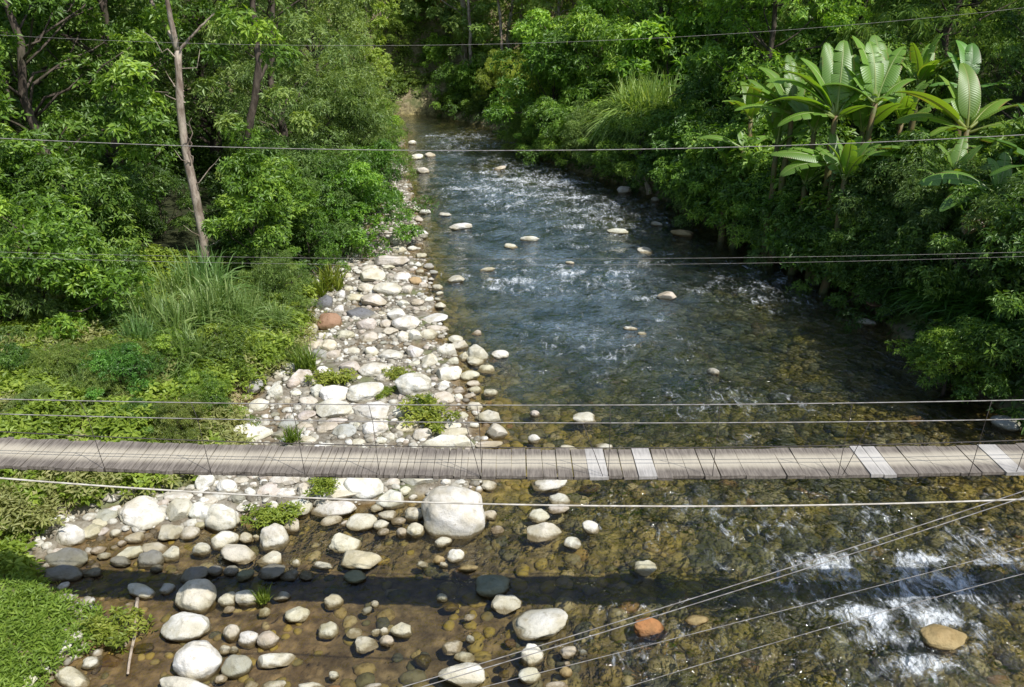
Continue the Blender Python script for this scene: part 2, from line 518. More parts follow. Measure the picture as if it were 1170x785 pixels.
def simple(name, c, rough=0.6, c2=None, metal=0.0):
    m, nt, out = mat_new(name); n = N(nt)
    f = n.noise(n.pos(), 12, 4)
    n.out(out, n.principled(n.mix(n.range(f, 0.35, 0.65), c, c2 or tuple(x * 0.7 for x in c)), rough))
    return m
M['cable'] = simple('cable', (0.36, 0.34, 0.31), 0.55, (0.21, 0.19, 0.17))
M['cable_pale'] = simple('cable_pale', (0.62, 0.58, 0.50), 0.6, (0.42, 0.38, 0.31))
M['cable_dark'] = simple('cable_dark', (0.10, 0.085, 0.075), 0.7)
M['post'] = simple('post', (0.16, 0.24, 0.16), 0.8, (0.25, 0.30, 0.22))

# ------------------------------------------------------------------ ground and water
def spread(a, b, step, far_lo, far_hi, grow=1.16):
    core = list(np.arange(a, b + 1e-6, step))
    s, x = step, core[-1]
    while x < far_hi:
        s *= grow; x += s; core.append(x)
    s, x = step, core[0]
    lo = []
    while x > far_lo:
        s *= grow; x -= s; lo.append(x)
    return np.array(lo[::-1] + core)

def grid_mesh(name, xs, ys, zfun, mat, attrf):
    X, Y = np.meshgrid(xs, ys)
    x, y = X.ravel(), Y.ravel()
    z = zfun(x, y)
    nx, ny = len(xs), len(ys)
    i = np.arange(nx * ny).reshape(ny, nx)
    F = np.stack([i[:-1, :-1], i[:-1, 1:], i[1:, 1:], i[1:, :-1]], -1).reshape(-1, 4)
    return mesh_np(name, np.stack([x, y, z], -1), F, mat, attrf(x, y, z), True)

def ground_attrs(x, y, z):
    dl, dw, dr = edges(x, y)
    wob = 0.25 * vnoise(x, y, 1.5, 5)
    bed = sstep(-0.15, 0.25, dw + wob) * sstep(-0.1, 0.2, dr)
    bar = sstep(-0.1, 0.15, dl + wob) * sstep(-0.3, 0.2, dr)
    amber = sstep(3.5, -1.5, x + 0.4 * (y - 9)) * sstep(14, 9.5, y)
    amber = np.maximum(amber, 0.55 * sstep(11.5, 8.5, y))
    gold = sstep(2.5, 0.4, np.hypot((x - 6.7) / 2.4, (y - 13.6) / 1.6)) * 0.9 + 0.5 * sstep(2.0, 0.3, np.hypot((x - 7.4) / 2.2, (y - 24) / 3.5))
    gold = gold + 0.45 * sstep(2.5, 0.5, np.hypot((x - 6.5) / 2, (y - 9.5) / 2))
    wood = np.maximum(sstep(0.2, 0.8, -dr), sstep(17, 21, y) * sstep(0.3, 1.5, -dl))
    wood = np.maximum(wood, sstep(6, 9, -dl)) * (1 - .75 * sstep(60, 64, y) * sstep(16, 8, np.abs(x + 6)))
    return dict(bed=bed, bar=bar, amber=amber, gold=np.clip(gold, 0, 1), wood=wood)

gx = spread(-14, 15, 0.14, -420, 420)
gy = spread(5, 34, 0.14, -60, 700, 1.06)
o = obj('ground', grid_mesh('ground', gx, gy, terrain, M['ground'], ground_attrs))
tag(o, kind='structure')

FOAM = [(1060, 665, 120, 45, .70), (1130, 620, 60, 25, .65), (1010, 730, 110, 22, .60), (940, 640, 60, 25, .60), (1010, 590, 60, 20, .50),  # u, v, half width, half height, strength, for the water's surface
    (955, 650, 38, 18, .8), (985, 705, 58, 17, 1.0), (1070, 708, 60, 16, 1.0), (1055, 640, 40, 16, .85), (1085, 660, 38, 16, .85),
    (1145, 645, 45, 20, .95), (1050, 762, 62, 20, .9), (930, 675, 30, 10, .55), (1150, 700, 30, 10, .6), (800, 740, 40, 10, .42), (720, 695, 50, 10, .40),
    (930, 745, 30, 14, .45), (1000, 615, 45, 12, .42), (920, 590, 40, 8, .35), (1100, 745, 40, 10, .5), (1030, 620, 25, 10, .55),
    (850, 455, 45, 6, .5), (775, 462, 30, 6, .35), (830, 500, 60, 8, .35), (870, 330, 30, 8, .45), (905, 300, 30, 6, .5), (905, 345, 40, 7, .45),
    (590, 320, 45, 7, .85), (650, 311, 30, 6, .8), (705, 313, 35, 6, .75), (560, 328, 25, 5, .7), (740, 340, 35, 5, .6), (790, 332, 25, 6, .65), (760, 365, 20, 4, .5),
    (590, 205, 60, 4, .85), (640, 208, 50, 5, .85), (540, 215, 50, 4, .8), (610, 222, 60, 4, .75), (655, 226, 35, 4, .85), (690, 233, 40, 4, .7),
    (560, 197, 30, 4, .6), (660, 258, 35, 4, .75), (600, 232, 50, 4, .6), (560, 245, 40, 4, .5), (720, 262, 40, 4, .6), (530, 268, 35, 4, .55),
    (660, 245, 60, 4, .5), (650, 280, 50, 4, .5), (760, 290, 40, 4, .5), (620, 172, 45, 3, .7), (540, 170, 40, 3, .6), (500, 155, 25, 3, .7), (545, 160, 30, 2, .6), (510, 190, 30, 3, .5),
    (560, 182, 60, 3, .5), (745, 300, 50, 5, .45), (640, 195, 40, 3, .5), (700, 245, 40, 4, .5), (840, 300, 30, 5, .4), (640, 330, 110, 8, .42), (600, 240, 130, 20, .34),
    (560, 310, 20, 4, .5), (600, 225, 150, 60, .54), (640, 320, 170, 32, .48), (540, 165, 80, 20, .58), (690, 250, 130, 40, .52), (1010, 690, 200, 80, .52), (830, 460, 130, 26, .44), (880, 330, 100, 40, .46), (700, 400, 190, 60, .34), (850, 600, 230, 55, .36), (720, 740, 160, 40, .34), (735, 378, 25, 4, .4), (980, 560, 60, 6, .3)]

def foam_field(x, y):
    f = np.zeros_like(x)
    for u, v, a, b, s in FOAM:
        c = at(u, v); ex = at(u + a, v)[0] - c[0]; y0 = at(u, v + b)[1]; y1 = at(u, v - b)[1]
        ey = (y1 - y0) / 2
        q = np.hypot((x - c[0]) / (ex * 1.25), (y - (y0 + y1) / 2) / (ey * 1.25))
        f = np.maximum(f, s * sstep(1.15, 0.1, q))
    return f

def chop_field(x, y):
    dl, dw, dr = edges(x, y)
    c = 0.16 + 0.5 * sstep(-0.5, 3.5, dw) * sstep(8.5, 12, y)
    near = sstep(-1.0, 4.0, x) * sstep(12, 8, y)
    return np.clip(np.maximum(c, 0.2 + 0.65 * near) + 0.45 * foam_field(x, y), 0, 1)

def water_z(x, y):
    c = chop_field(x, y)
    return 0.035 * c * (vnoise(x, y, 1.2, 11) + 0.5 * vnoise(x, y, 2.9, 12)) + 0.09 * foam_field(x, y) * (vnoise(x, y, 2.2, 13) + .6 * vnoise(x, y, 5.1, 16)) + 0.10 * foam_field(x, y) * sstep(10, 8, y)

def water_attrs(x, y, z):
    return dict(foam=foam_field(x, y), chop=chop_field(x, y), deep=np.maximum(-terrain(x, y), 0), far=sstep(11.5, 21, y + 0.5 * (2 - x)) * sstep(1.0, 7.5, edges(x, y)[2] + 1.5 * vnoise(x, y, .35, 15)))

wx = np.arange(-22, 16.01, 0.13)
wy = spread(5, 22, 0.09, 4.5, 69, 1.012)
wy = wy[wy < 69.5]
o = obj('river_water', grid_mesh('river_water', wx, wy, water_z, M['water'], water_attrs))
tag(o, kind='structure')

# ------------------------------------------------------------------ stones
def ico(sub):
    import bmesh
    bm = bmesh.new()
    bmesh.ops.create_icosphere(bm, subdivisions=sub, radius=1)
    V = np.array([v.co[:] for v in bm.verts]); F = np.array([[v.index for v in f.verts] for f in bm.faces])
    bm.free()
    return V, F

IV, IF = ico(5)
def stone_mesh(seed, angular, sq=1.0):
    r = np.random.RandomState(seed)
    V = IV.copy()
    off = Vector(r.uniform(-50, 50, 3))
    s = np.array([1 + 0.30 * mnoise.noise(Vector(p) * 0.9 + off) + 0.10 * mnoise.noise(Vector(p) * 2.2 + off) + 0.03 * mnoise.noise(Vector(p) * 6 + off) for p in V])
    V = V * s[:, None]
    if sq != 1: V = np.sign(V) * np.abs(V) ** sq
    for k in range(int(4 + 7 * angular)):
        d = norm(r.normal(size=3)); h = r.uniform(0.62, 0.88) if angular > .3 else r.uniform(0.74, 0.95)
        t = V @ d - h
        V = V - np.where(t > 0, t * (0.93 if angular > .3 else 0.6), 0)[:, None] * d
    V = V / np.max(np.abs(V), axis=0)
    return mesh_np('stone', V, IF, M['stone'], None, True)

ROUND = [stone_mesh(100 + i, 0.0) for i in range(7)]
ANGUL = [stone_mesh(200 + i, 0.6) for i in range(6)]
TINT = {'w': (0.80, 0.78, 0.71), 'c': (0.70, 0.66, 0.55), 'p': (0.66, 0.595, 0.52), 'g': (0.44, 0.44, 0.42), 'd': (0.20, 0.20, 0.21), 'e': (0.17, 0.22, 0.19),  # 'd' is grey stone with the shade it lies in put into the tint
        'o': (0.46, 0.155, 0.05), 't': (0.46, 0.33, 0.17), 'b': (0.36, 0.22, 0.14), 'n': (0.20, 0.17, 0.05), 'y': (0.30, 0.23, 0.05)}
TNAME = {'w': 'whitish', 'c': 'cream', 'p': 'pinkish', 'g': 'grey', 'd': 'shade-darkened grey', 'e': 'grey-green', 'o': 'orange', 't': 'tawny', 'b': 'brown', 'n': 'olive', 'y': 'yellowish'}
# u v w h tint(+a angular)  | hand-written label for the ones one can point at
STONES = """
517 583 78 62 w|largest pale boulder, flat-topped, just below the bridge
616 710 68 41 w|big smooth cream boulder whose far edge touches the bridge shadow
743 717 40 22 o|bright orange boulder under the paired diagonal cables
562 668 44 26 e|grey-green boulder half submerged in the bridge shadow
578 689 40 22 ca|pale wedge-shaped stone tucked behind the big smooth cream boulder
166 586 62 34 wa|wide white boulder with a dark crack beside the lawn
252 591 44 38 w|big round white boulder beside the brown rill
226 753 57 48 w|biggest rounded white boulder in the shallow brown pool
213 714 57 36 w|egg-shaped white boulder touching the rounded one below it
224 680 49 38 c|pale boulder crossed by the shadow line of a cable
214 787 72 24 w|broad flat white boulder cut by the photo's bottom edge
271 759 36 32 g|grey tilted stone leaning beside the biggest pool boulder
315 753 44 18 wa|flat pointed white stone in the shallow pool
529 771 58 30 wa|flat square-edged white slab under the diagonal cables
84 775 50 21 ca|flat triangular tan slab beside the grass patch
129 757 34 23 ba|red-brown jagged rock beside the grass patch
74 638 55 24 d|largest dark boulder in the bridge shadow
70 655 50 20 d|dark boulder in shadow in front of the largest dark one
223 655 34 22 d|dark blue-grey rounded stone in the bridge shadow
416 554 46 38 w|tall whitish block just below the deck
382 580 56 22 w|long low whitish slab beneath the near cable
325 547 34 19 ca|square-cut cream stone against the deck's near edge
313 612 35 34 w|squarish white boulder above the brown rill pool
396 620 40 24 ca|pale roof-shaped stone beside the slate-coloured shallow
411 638 50 25 ca|pale roof-shaped stone half in the bridge shadow
521 634 22 18 w|small bright white egg-shaped stone in front of the largest boulder
627 552 43 20 w|oval white stone standing alone just below the deck
619 607 47 21 ca|long flat pale stone nearest mid-stream of its trio
668 477 30 14 w|oval white stone alone in mid-stream beyond the deck
572 405 21 13 w|white pointed stone at the outer tip of the cobble bar
546 404 29 23 ca|angular greyish stone at the outer tip of the cobble bar
473 440 44 29 w|large smooth white boulder in the middle of the cobble bar
512 506 64 18 wa|long flat whitish slab against the deck's far edge
284 495 54 22 wa|broad flat white slab at the grass edge by the deck
377 368 30 26 b|red-brown boulder at the shaded edge of the cobble bar
416 447 46 27 w|broad white boulder beside the green tuft on the bar
428 488 31 22 w|round-bottomed white cobble below the handrail cables
527 259 28 10 w|long pale stone with foam round it, far mid-stream
714 217 18 12 p|round pinkish boulder by the far bank under the trees
706 264 26 9 w|flat white stone in mid-stream rapids
761 338 24 13 pa|pinkish stone breaking foam in mid-stream
815 424 15 11 g|small grey stone alone in the dark channel
1150 482 36 22 g|pale boulder in deep shade under the bank shrubs
1077 727 56 32 t|tawny boulder with white water pouring around it
795 708 30 15 t|tawny half-drowned stone just beyond the orange boulder
605 273 24 8 w|low white stone above the foam band, mid-stream
483 195 16 10 p|rounded boulder at the far water's edge
161 675 38 16 w|low white stone at the edge of the bridge shadow
448 406 31 15 w|oval white stone near the tip of the brown puddle
412 359 36 16 d|long dark stone in tree shade on the bar
63 595 19 18 w
82 612 30 27 wa
105 607 24 18 ca
122 588 27 14 ga
131 583 14 11 w
115 597 17 9 w
204 567 31 16 w
205 582 32 24 ca
132 609 12 10 w
154 614 20 13 p
139 620 10 8 p
195 607 27 20 ca
217 608 21 16 p
149 631 30 16 ca
176 626 29 15 pa
197 631 20 16 ca
112 628 16 9 p
119 635 14 8 w
230 626 20 17 w
235 573 14 11 w
236 585 23 17 w
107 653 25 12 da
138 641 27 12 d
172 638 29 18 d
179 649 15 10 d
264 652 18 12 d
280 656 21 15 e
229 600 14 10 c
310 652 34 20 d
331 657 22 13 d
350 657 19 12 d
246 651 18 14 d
234 551 23 23 wa
259 557 21 18 w
303 545 14 12 pa
347 544 10 9 w
289 554 9 8 p
309 561 28 14 p
328 563 20 10 w
348 560 20 15 ca
388 560 42 22 wa
341 580 30 21 w
228 583 23 19 w
256 615 29 24 w
239 572 19 12 c
334 599 20 17 pa
297 592 18 12 pa
281 614 17 12 c
293 614 9 10 c
272 631 42 21 ca
310 637 31 16 ca
338 643 11 8 w
379 594 24 12 p
394 598 9 12 p
414 595 34 20 c
369 646 28 10 c
406 658 28 17 e
447 570 30 23 wa
481 547 42 16 wa
449 552 16 10 c
443 588 20 12 p
455 595 16 9 p
435 599 17 11 w
438 607 13 9 p
459 608 12 13 p
474 587 22 27 p
474 604 20 20 c
506 618 19 13 c
483 645 15 9 w
502 639 13 10 t
507 645 10 8 p
568 605 15 8 p
559 588 17 11 p
463 560 12 9 c
472 568 11 9 w
430 580 14 9 c
534 649 26 8 t
191 672 18 13 g
99 715 23 17 w
72 738 22 13 w
88 727 16 11 w
94 741 16 15 c
104 757 20 16 w
64 764 14 10 p
50 768 9 9 w
26 779 29 19 w
164 740 24 13 n
260 684 21 19 c
282 682 29 20 c
262 696 14 9 p
302 699 15 10 c
264 722 21 18 p
283 728 25 25 w
306 730 26 21 p
257 742 15 12 c
267 742 11 11 c
252 775 15 12 p
339 701 31 20 ca
322 681 21 10 ga
312 783 30 14 c
287 783 16 10 c
355 784 32 10 ca
381 686 23 16 c
375 719 25 18 c
416 736 33 20 ca
405 723 19 12 c
429 722 11 9 w
439 721 11 12 w
442 731 18 15 p
459 719 27 18 ca
428 690 11 8 c
419 697 13 10 g
381 771 13 12 w
425 784 24 8 w
537 730 12 16 g
517 739 25 16 ca
531 751 26 13 c
536 705 15 8 w
505 682 14 12 g
515 693 20 13 y
483 754 21 17 n
608 747 28 24 w
605 770 27 20 w
649 744 21 15 p
647 767 16 13 t
636 783 28 12 p
583 734 14 13 b
577 759 14 10 y
576 770 14 9 y
648 758 8 7 p
666 745 11 9 g
639 570 26 14 w
637 581 28 12 p
616 589 25 16 w
675 601 21 17 w
654 620 21 14 w
676 622 12 9 n
737 648 30 17 ca
649 645 12 9 n
611 472 12 11 p
559 476 27 17 ca
568 493 22 18 ca
610 501 15 12 w
650 512 22 8 c
690 510 21 11 w
558 508 30 9 p
673 558 26 11 b
524 394 21 12 ca
511 401 21 17 wa
530 407 15 11 c
543 412 20 11 c
555 421 20 9 c
536 428 22 14 w
473 403 20 17 wa
490 412 19 17 ca
513 427 28 18 wa
430 423 38 20 w
438 432 16 12 w
381 450 42 19 wa
364 447 16 15 w
381 467 48 20 wa
428 468 45 20 wa
505 441 17 12 w
507 454 23 11 p
536 452 14 8 p
543 445 14 9 c
561 448 17 9 ca
523 447 16 9 p
524 454 10 8 w
541 438 15 9 p
543 465 18 12 ca
456 473 14 12 w
465 487 28 16 ca
518 486 19 9 w
512 477 20 9 c
483 496 22 15 c
519 495 32 12 c
287 441 27 17 g
296 463 22 15 w
373 488 23 13 p
394 493 26 15 g
330 485 22 13 g
349 487 17 10 p
350 474 20 11 p
352 458 22 12 pa
345 431 26 18 pa
315 446 18 15 w
335 438 14 12 p
380 406 18 12 p
365 405 16 14 g
400 419 22 14 p
359 395 17 12 p
375 395 20 13 c
385 481 24 9 p
409 487 11 13 w
370 509 22 7 w
409 505 15 8 c
353 502 18 7 c
372 346 22 18 d
354 362 19 13 g
390 337 13 12 w
362 322 13 13 w
460 316 19 11 w
475 321 14 11 t
484 326 11 8 p
464 331 15 10 p
443 330 31 14 c
419 329 22 11 c
425 316 31 15 ca
422 307 20 10 c
429 344 32 18 ca
408 340 22 11 c
447 298 38 10 pa
444 305 13 6 c
455 275 22 19 ca
456 286 16 10 c
453 360 20 15 w
463 369 32 18 wa
419 371 22 15 p
441 371 14 10 p
496 364 28 13 w
501 376 25 9 p
489 383 19 14 c
474 384 16 14 w
460 385 14 13 w
446 378 19 8 p
420 386 24 12 p
396 383 20 12 c
354 377 19 13 c
521 388 16 11 w
461 347 13 8 w
477 345 14 8 p
475 354 9 6 p
483 353 9 6 c
490 304 11 9 g
482 268 15 10 w
471 284 11 7 w
481 292 12 7 w
521 319 18 9 w
491 177 12 6 p
476 179 14 9 w
471 163 9 6 w
486 242 14 8 w
476 239 10 7 w
508 245 14 6 w
478 251 10 6 p
583 281 15 6 w
571 192 14 6 p
751 256 15 7 p
737 286 20 8 w
780 266 28 10 t
749 228 10 8 p
720 375 17 6 w
734 381 11 5 w
557 308 17 6 c
545 380 13 6 p
651 300 11 5 w
870 294 22 8 t
915 292 20 9 b
1000 346 22 9 b
990 368 26 10 p
1020 374 20 9 b
975 336 18 8 b
"""
LAND = []      # (u, v, phrase) things with a label of their own that others are named from
todo = []      # unlabelled stones

def add_stone(ln, idx):
    q, _, lab = ln.partition('|')
    u, v, w, h, t = q.split()
    u, v, w, h = map(float, (u, v, w, h))
    ang = t.endswith('a') and len(t) > 1
    key = t[0]
    r = np.random.RandomState(idx * 7 + 1)
    if v < 640 and u < 590 and not lab:
        w *= 1.12; h *= 1.08
        ang = ang or (v < 520 and r.rand() < .25)
    g = at(u, v + 0.25 * h, 0.05)
    zg = tz(g[0], g[1])
    inwater = zg < 0.0
    zs = 0.0 if inwater else zg
    pt = at(u, v + 0.20 * h, zs + 0.02)
    dist = depth(pt[1], zs)
    th = math.atan2(H - zs, pt[1])
    sn, cs = math.sin(th), math.cos(th)
    a = w * dist / FPX / 2
    hm = h * dist / FPX / 2
    b = a * r.uniform(0.72, 0.95)
    cc = hm * hm - (b * sn) ** 2
    c = math.sqrt(cc) / cs if cc > 0 else 0
    lo, hi = (0.30, 0.92) if not inwater else (0.34, 0.85)
    if c < lo * a:
        c = lo * a
        b = max(0.35 * a, math.sqrt(max(hm * hm - (c * cs) ** 2, 0)) / sn)
    c = min(c, hi * a)
    b = min(b, 1.25 * a)
    me = random.choice(ANGUL if ang else ROUND)
    if lab.startswith('largest pale'): me = stone_mesh(417, 0.0, .80)
    o = obj('boulder' if a > 0.25 else 'stone', me)
    low = key in 'ny' or (key == 'b' and inwater)
    zc = zs + (0.30 * c if not inwater else (0.18 * c if not low else -0.85 * c))
    if not low:
        c *= 1.12
    # keep the middle of the visible part on its pixel
    pp = at(u, v, zc + (0.10 * c if not inwater else 0.25 * c))
    o.location = (pp[0], pp[1], zc)
    o.scale = (a, b, c)
    o.rotation_euler = (r.uniform(-.14, .14), r.uniform(-.14, .14), r.uniform(-.35, .35) + (math.pi if r.rand() < .5 else 0))
    k = r.uniform(0.88, 1.08)
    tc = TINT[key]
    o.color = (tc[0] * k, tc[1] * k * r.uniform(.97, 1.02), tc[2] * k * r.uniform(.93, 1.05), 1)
    tag(o, lab or None, 'boulder' if a > 0.25 else 'stone', 'boulders and stones of the river bed')
    if lab:
        LAND.append((u, v, lab))
    size = 'big' if w > 28 else 'mid-sized' if w > 18 else 'small'
    todo.append((o, u, v, w, lab, f"{size} {'angular' if ang else 'rounded'} {TNAME[key]} {'boulder' if a > .25 else 'stone'}"))

for i, ln in enumerate(l for l in STONES.strip().splitlines()):
    add_stone(ln, i)

def fill_stones(count, seed):
    r = np.random.RandomState(seed)
    occ = [(u, v, w) for _, u, v, w, _, _ in todo]
    made = 0
    for _ in range(6000):
        if made >= count: break
        v = r.uniform(300, 505) if r.rand() < .72 else r.uniform(545, 640)
        u = r.uniform(270, 590)
        g = at(u, v, .05)
        dl, dw, dr = edges(np.array([g[0]]), np.array([g[1]]))
        if dl[0] < .15 or dw[0] > .25: continue
        w = r.uniform(11, 20) * (0.75 if v < 400 else 1)
        if any(math.hypot(u - a, (v - b) * 1.5) < (w + c) * .50 for a, b, c in occ): continue
        occ.append((u, v, w)); made += 1
        add_stone(f"{u:.0f} {v:.0f} {w:.0f} {w * r.uniform(.55, .8):.0f} {r.choice(list('wwwwwccg'))}{r.choice(['', '', 'a'])}", 1000 + made)
    print('filled', made)
fill_stones(82, 4)
SHORT = {  # short forms by which neighbours are named
    'largest pale boulder, flat-topped, just below the bridge': 'largest pale boulder',
    'big smooth cream boulder whose far edge touches the bridge shadow': 'big smooth cream boulder',
    'bright orange boulder under the paired diagonal cables': 'orange boulder',
    'grey-green boulder half submerged in the bridge shadow': 'grey-green shadowed boulder',
    'pale wedge-shaped stone tucked behind the big smooth cream boulder': 'wedge-shaped stone',
    'wide white boulder with a dark crack beside the lawn': 'cracked white boulder',
    'big round white boulder beside the brown rill': 'big round rill boulder',
    'biggest rounded white boulder in the shallow brown pool': 'biggest pool boulder',
    'egg-shaped white boulder touching the rounded one below it': 'egg-shaped pool boulder',
    'pale boulder crossed by the shadow line of a cable': 'boulder crossed by cable shadow',
    "broad flat white boulder cut by the photo's bottom edge": 'boulder cut by bottom edge',
    'grey tilted stone leaning beside the biggest pool boulder': 'grey tilted pool stone',
    'flat pointed white stone in the shallow pool': 'flat pointed pool stone',
    'flat square-edged white slab under the diagonal cables': 'slab under diagonal cables',
    'flat triangular tan slab beside the grass patch': 'triangular tan slab',
    'red-brown jagged rock beside the grass patch': 'red-brown jagged rock',
    'largest dark boulder in the bridge shadow': 'largest dark boulder',
    'dark boulder in shadow in front of the largest dark one': 'second dark boulder',
    'dark blue-grey rounded stone in the bridge shadow': 'blue-grey shadowed stone',
    'tall whitish block just below the deck': 'tall whitish block',
    'long low whitish slab beneath the near cable': 'long slab beneath near cable',
    "square-cut cream stone against the deck's near edge": 'square-cut cream stone',
    'squarish white boulder above the brown rill pool': 'squarish white boulder',
    'pale roof-shaped stone beside the slate-coloured shallow': 'roof-shaped stone in sun',
    'pale roof-shaped stone half in the bridge shadow': 'roof-shaped stone half shaded',
    'small bright white egg-shaped stone in front of the largest boulder': 'small white egg-shaped stone',
    'oval white stone standing alone just below the deck': 'lone oval below the deck',
    'long flat pale stone nearest mid-stream of its trio': 'long flat mid-stream stone',
    'oval white stone alone in mid-stream beyond the deck': 'lone oval beyond the deck',
    'white pointed stone at the outer tip of the cobble bar': 'white pointed bar-tip stone',
    'angular greyish stone at the outer tip of the cobble bar': 'angular bar-tip stone',
    'large smooth white boulder in the middle of the cobble bar': 'large mid-bar boulder',
    "long flat whitish slab against the deck's far edge": "slab at deck's far edge",
    'broad flat white slab at the grass edge by the deck': 'slab at grass edge',
    'red-brown boulder at the shaded edge of the cobble bar': 'red-brown shaded boulder',
    'broad white boulder beside the green tuft on the bar': 'broad boulder by green tuft',
    'round-bottomed white cobble below the handrail cables': 'round-bottomed cobble',
    'long pale stone with foam round it, far mid-stream': 'foam-ringed far stone',
    'round pinkish boulder by the far bank under the trees': 'round pinkish bank boulder',
    'flat white stone in mid-stream rapids': 'flat stone in far rapids',
    'pinkish stone breaking foam in mid-stream': 'pinkish foam-breaking stone',
    'small grey stone alone in the dark channel': 'lone grey channel stone',
    'pale boulder in deep shade under the bank shrubs': 'pale deep-shade boulder',
    'tawny boulder with white water pouring around it': 'tawny white-water boulder',
    'tawny half-drowned stone just beyond the orange boulder': 'tawny half-drowned stone',
    'low white stone above the foam band, mid-stream': 'low stone above foam band',
    "rounded boulder at the far water's edge": "rounded far-edge boulder",
    'low white stone at the edge of the bridge shadow': 'low stone at shadow edge',
    'oval white stone near the tip of the brown puddle': 'oval brown-puddle stone',
    'long dark stone in tree shade on the bar': 'long dark shaded stone'}
ORD = ['', 'second', 'third', 'fourth', 'fifth', 'sixth', 'seventh', 'eighth', 'ninth', 'tenth', 'eleventh', 'twelfth']
DIRS = ['right of', 'upper right of', 'straight above', 'upper left of', 'left of', 'lower left of', 'straight below', 'lower right of']

def auto_label(items, land, kx=1.0):
    """items: (object, u, v, lead words); land: (u, v, short phrase). Names each from its nearest landmark: side and rank."""
    slots = {}
    for o, u, v, lead in items:
        L = min(land, key=lambda l: math.hypot(l[0] - u, (l[1] - v) * kx))
        ang = math.atan2(-(v - L[1]), u - L[0])
        k = int(round(ang / (math.pi / 4))) % 8
        slots.setdefault((L[2], k), []).append((math.hypot(L[0] - u, (L[1] - v) * kx), o, lead))
    for (ph, k), rows in slots.items():
        rows.sort(key=lambda q: q[0])
        for i, (_, o, lead) in enumerate(rows):
            o['label'] = f"{lead}, {'nearest one' if i == 0 else ORD[i] + ' one out'} {DIRS[k]} the {ph}"

auto_label([(o, u, v, lead) for o, u, v, w, lab, lead in todo if not lab], [(u, v, SHORT[l]) for u, v, l in LAND])

# pebbles (dry) and bed cobbles (under water): nobody could count them
PV, PF = ico(2)
def scatter_stones(name, xy, size, zfun, mat, seed, label):
    r = np.random.RandomState(seed)
    nn = len(xy)
    offs = r.uniform(-9, 9, (8, 3))
    shapes = []
    for q in offs:
        s = np.array([1 + 0.3 * mnoise.noise(Vector(p) * 1.1 + Vector(q)) for p in PV])
        shapes.append(PV * s[:, None])
    shapes = np.array(shapes)
    B = shapes[r.randint(0, 8, nn)]
    sc = np.stack([size, size * r.uniform(.65, .95, nn), size * r.uniform(.4, .65, nn)], -1)
    B = B * sc[:, None, :]
    a = r.uniform(0, 2 * math.pi, nn)
    ca, sa = np.cos(a)[:, None], np.sin(a)[:, None]
    X = B[..., 0] * ca - B[..., 1] * sa; Y = B[..., 0] * sa + B[..., 1] * ca
    z = zfun(xy[:, 0], xy[:, 1], sc[:, 2])
    V = np.stack([X + xy[:, :1], Y + xy[:, 1:2], B[..., 2] + z[:, None]], -1).reshape(-1, 3)
    F = (PF[None] + (np.arange(nn) * len(PV))[:, None, None]).reshape(-1, 3)
    o = obj(name, mesh_np(name, V, F, mat, None, True))
    tag(o, label, kind='stuff')
    return o

def sample(nn, x0, x1, y0, y1, seed, pw=1.0):
    r = np.random.RandomState(seed)
    return np.stack([r.uniform(x0, x1, nn), y0 + (y1 - y0) * r.uniform(0, 1, nn) ** pw], -1), r

xy, r = sample(60000, -9, 3, 6.5, 45, 21, 1.5)
dl, dw, dr = edges(xy[:, 0], xy[:, 1])
keep = (dl > -0.25) & (dw < 0.35 + 0.4 * vnoise(xy[:, 0], xy[:, 1], .8, 4)) & (dr > 0)
keep &= r.rand(len(xy)) < np.where(terrain(xy[:, 0], xy[:, 1]) > 0.02, .55, 0.42) * (1 - .6 * (vnoise(xy[:, 0], xy[:, 1], .9, 6) > .25))
xy = xy[keep]
size = 0.022 + 0.085 * r.rand(len(xy)) ** 2.6 + 0.0006 * xy[:, 1]
scatter_stones('pebbles', xy, size, lambda x, y, c: terrain(x, y) + 0.25 * c, M['pebble'], 22, 'small pale pebbles between the boulders of the bar')
print('pebbles', len(xy))
xy, r = sample(26000, -9, 12, 6.3, 46, 23, 1.7)
dl, dw, dr = edges(xy[:, 0], xy[:, 1])
keep = (dw > -0.1) & (dr > -0.4) & (r.rand(len(xy)) < 0.16 + 0.66 * np.maximum(sstep(10, 14, xy[:, 1]), sstep(0, 5, xy[:, 0])))
xy = xy[keep]
size = 0.05 + 0.20 * r.rand(len(xy)) ** 2.4 + 0.002 * xy[:, 1]
size = np.minimum(size, 0.02 + 0.75 * np.maximum(-terrain(xy[:, 0], xy[:, 1]), 0))
ok = size > 0.04
scatter_stones('riverbed_gravel', xy[ok], size[ok], lambda x, y, c: np.minimum(terrain(x, y) + 0.1 * c, -0.02 - c), M['cobble'], 24, 'brown and olive cobbles on the bed under the clear water')
print('cobbles', ok.sum())

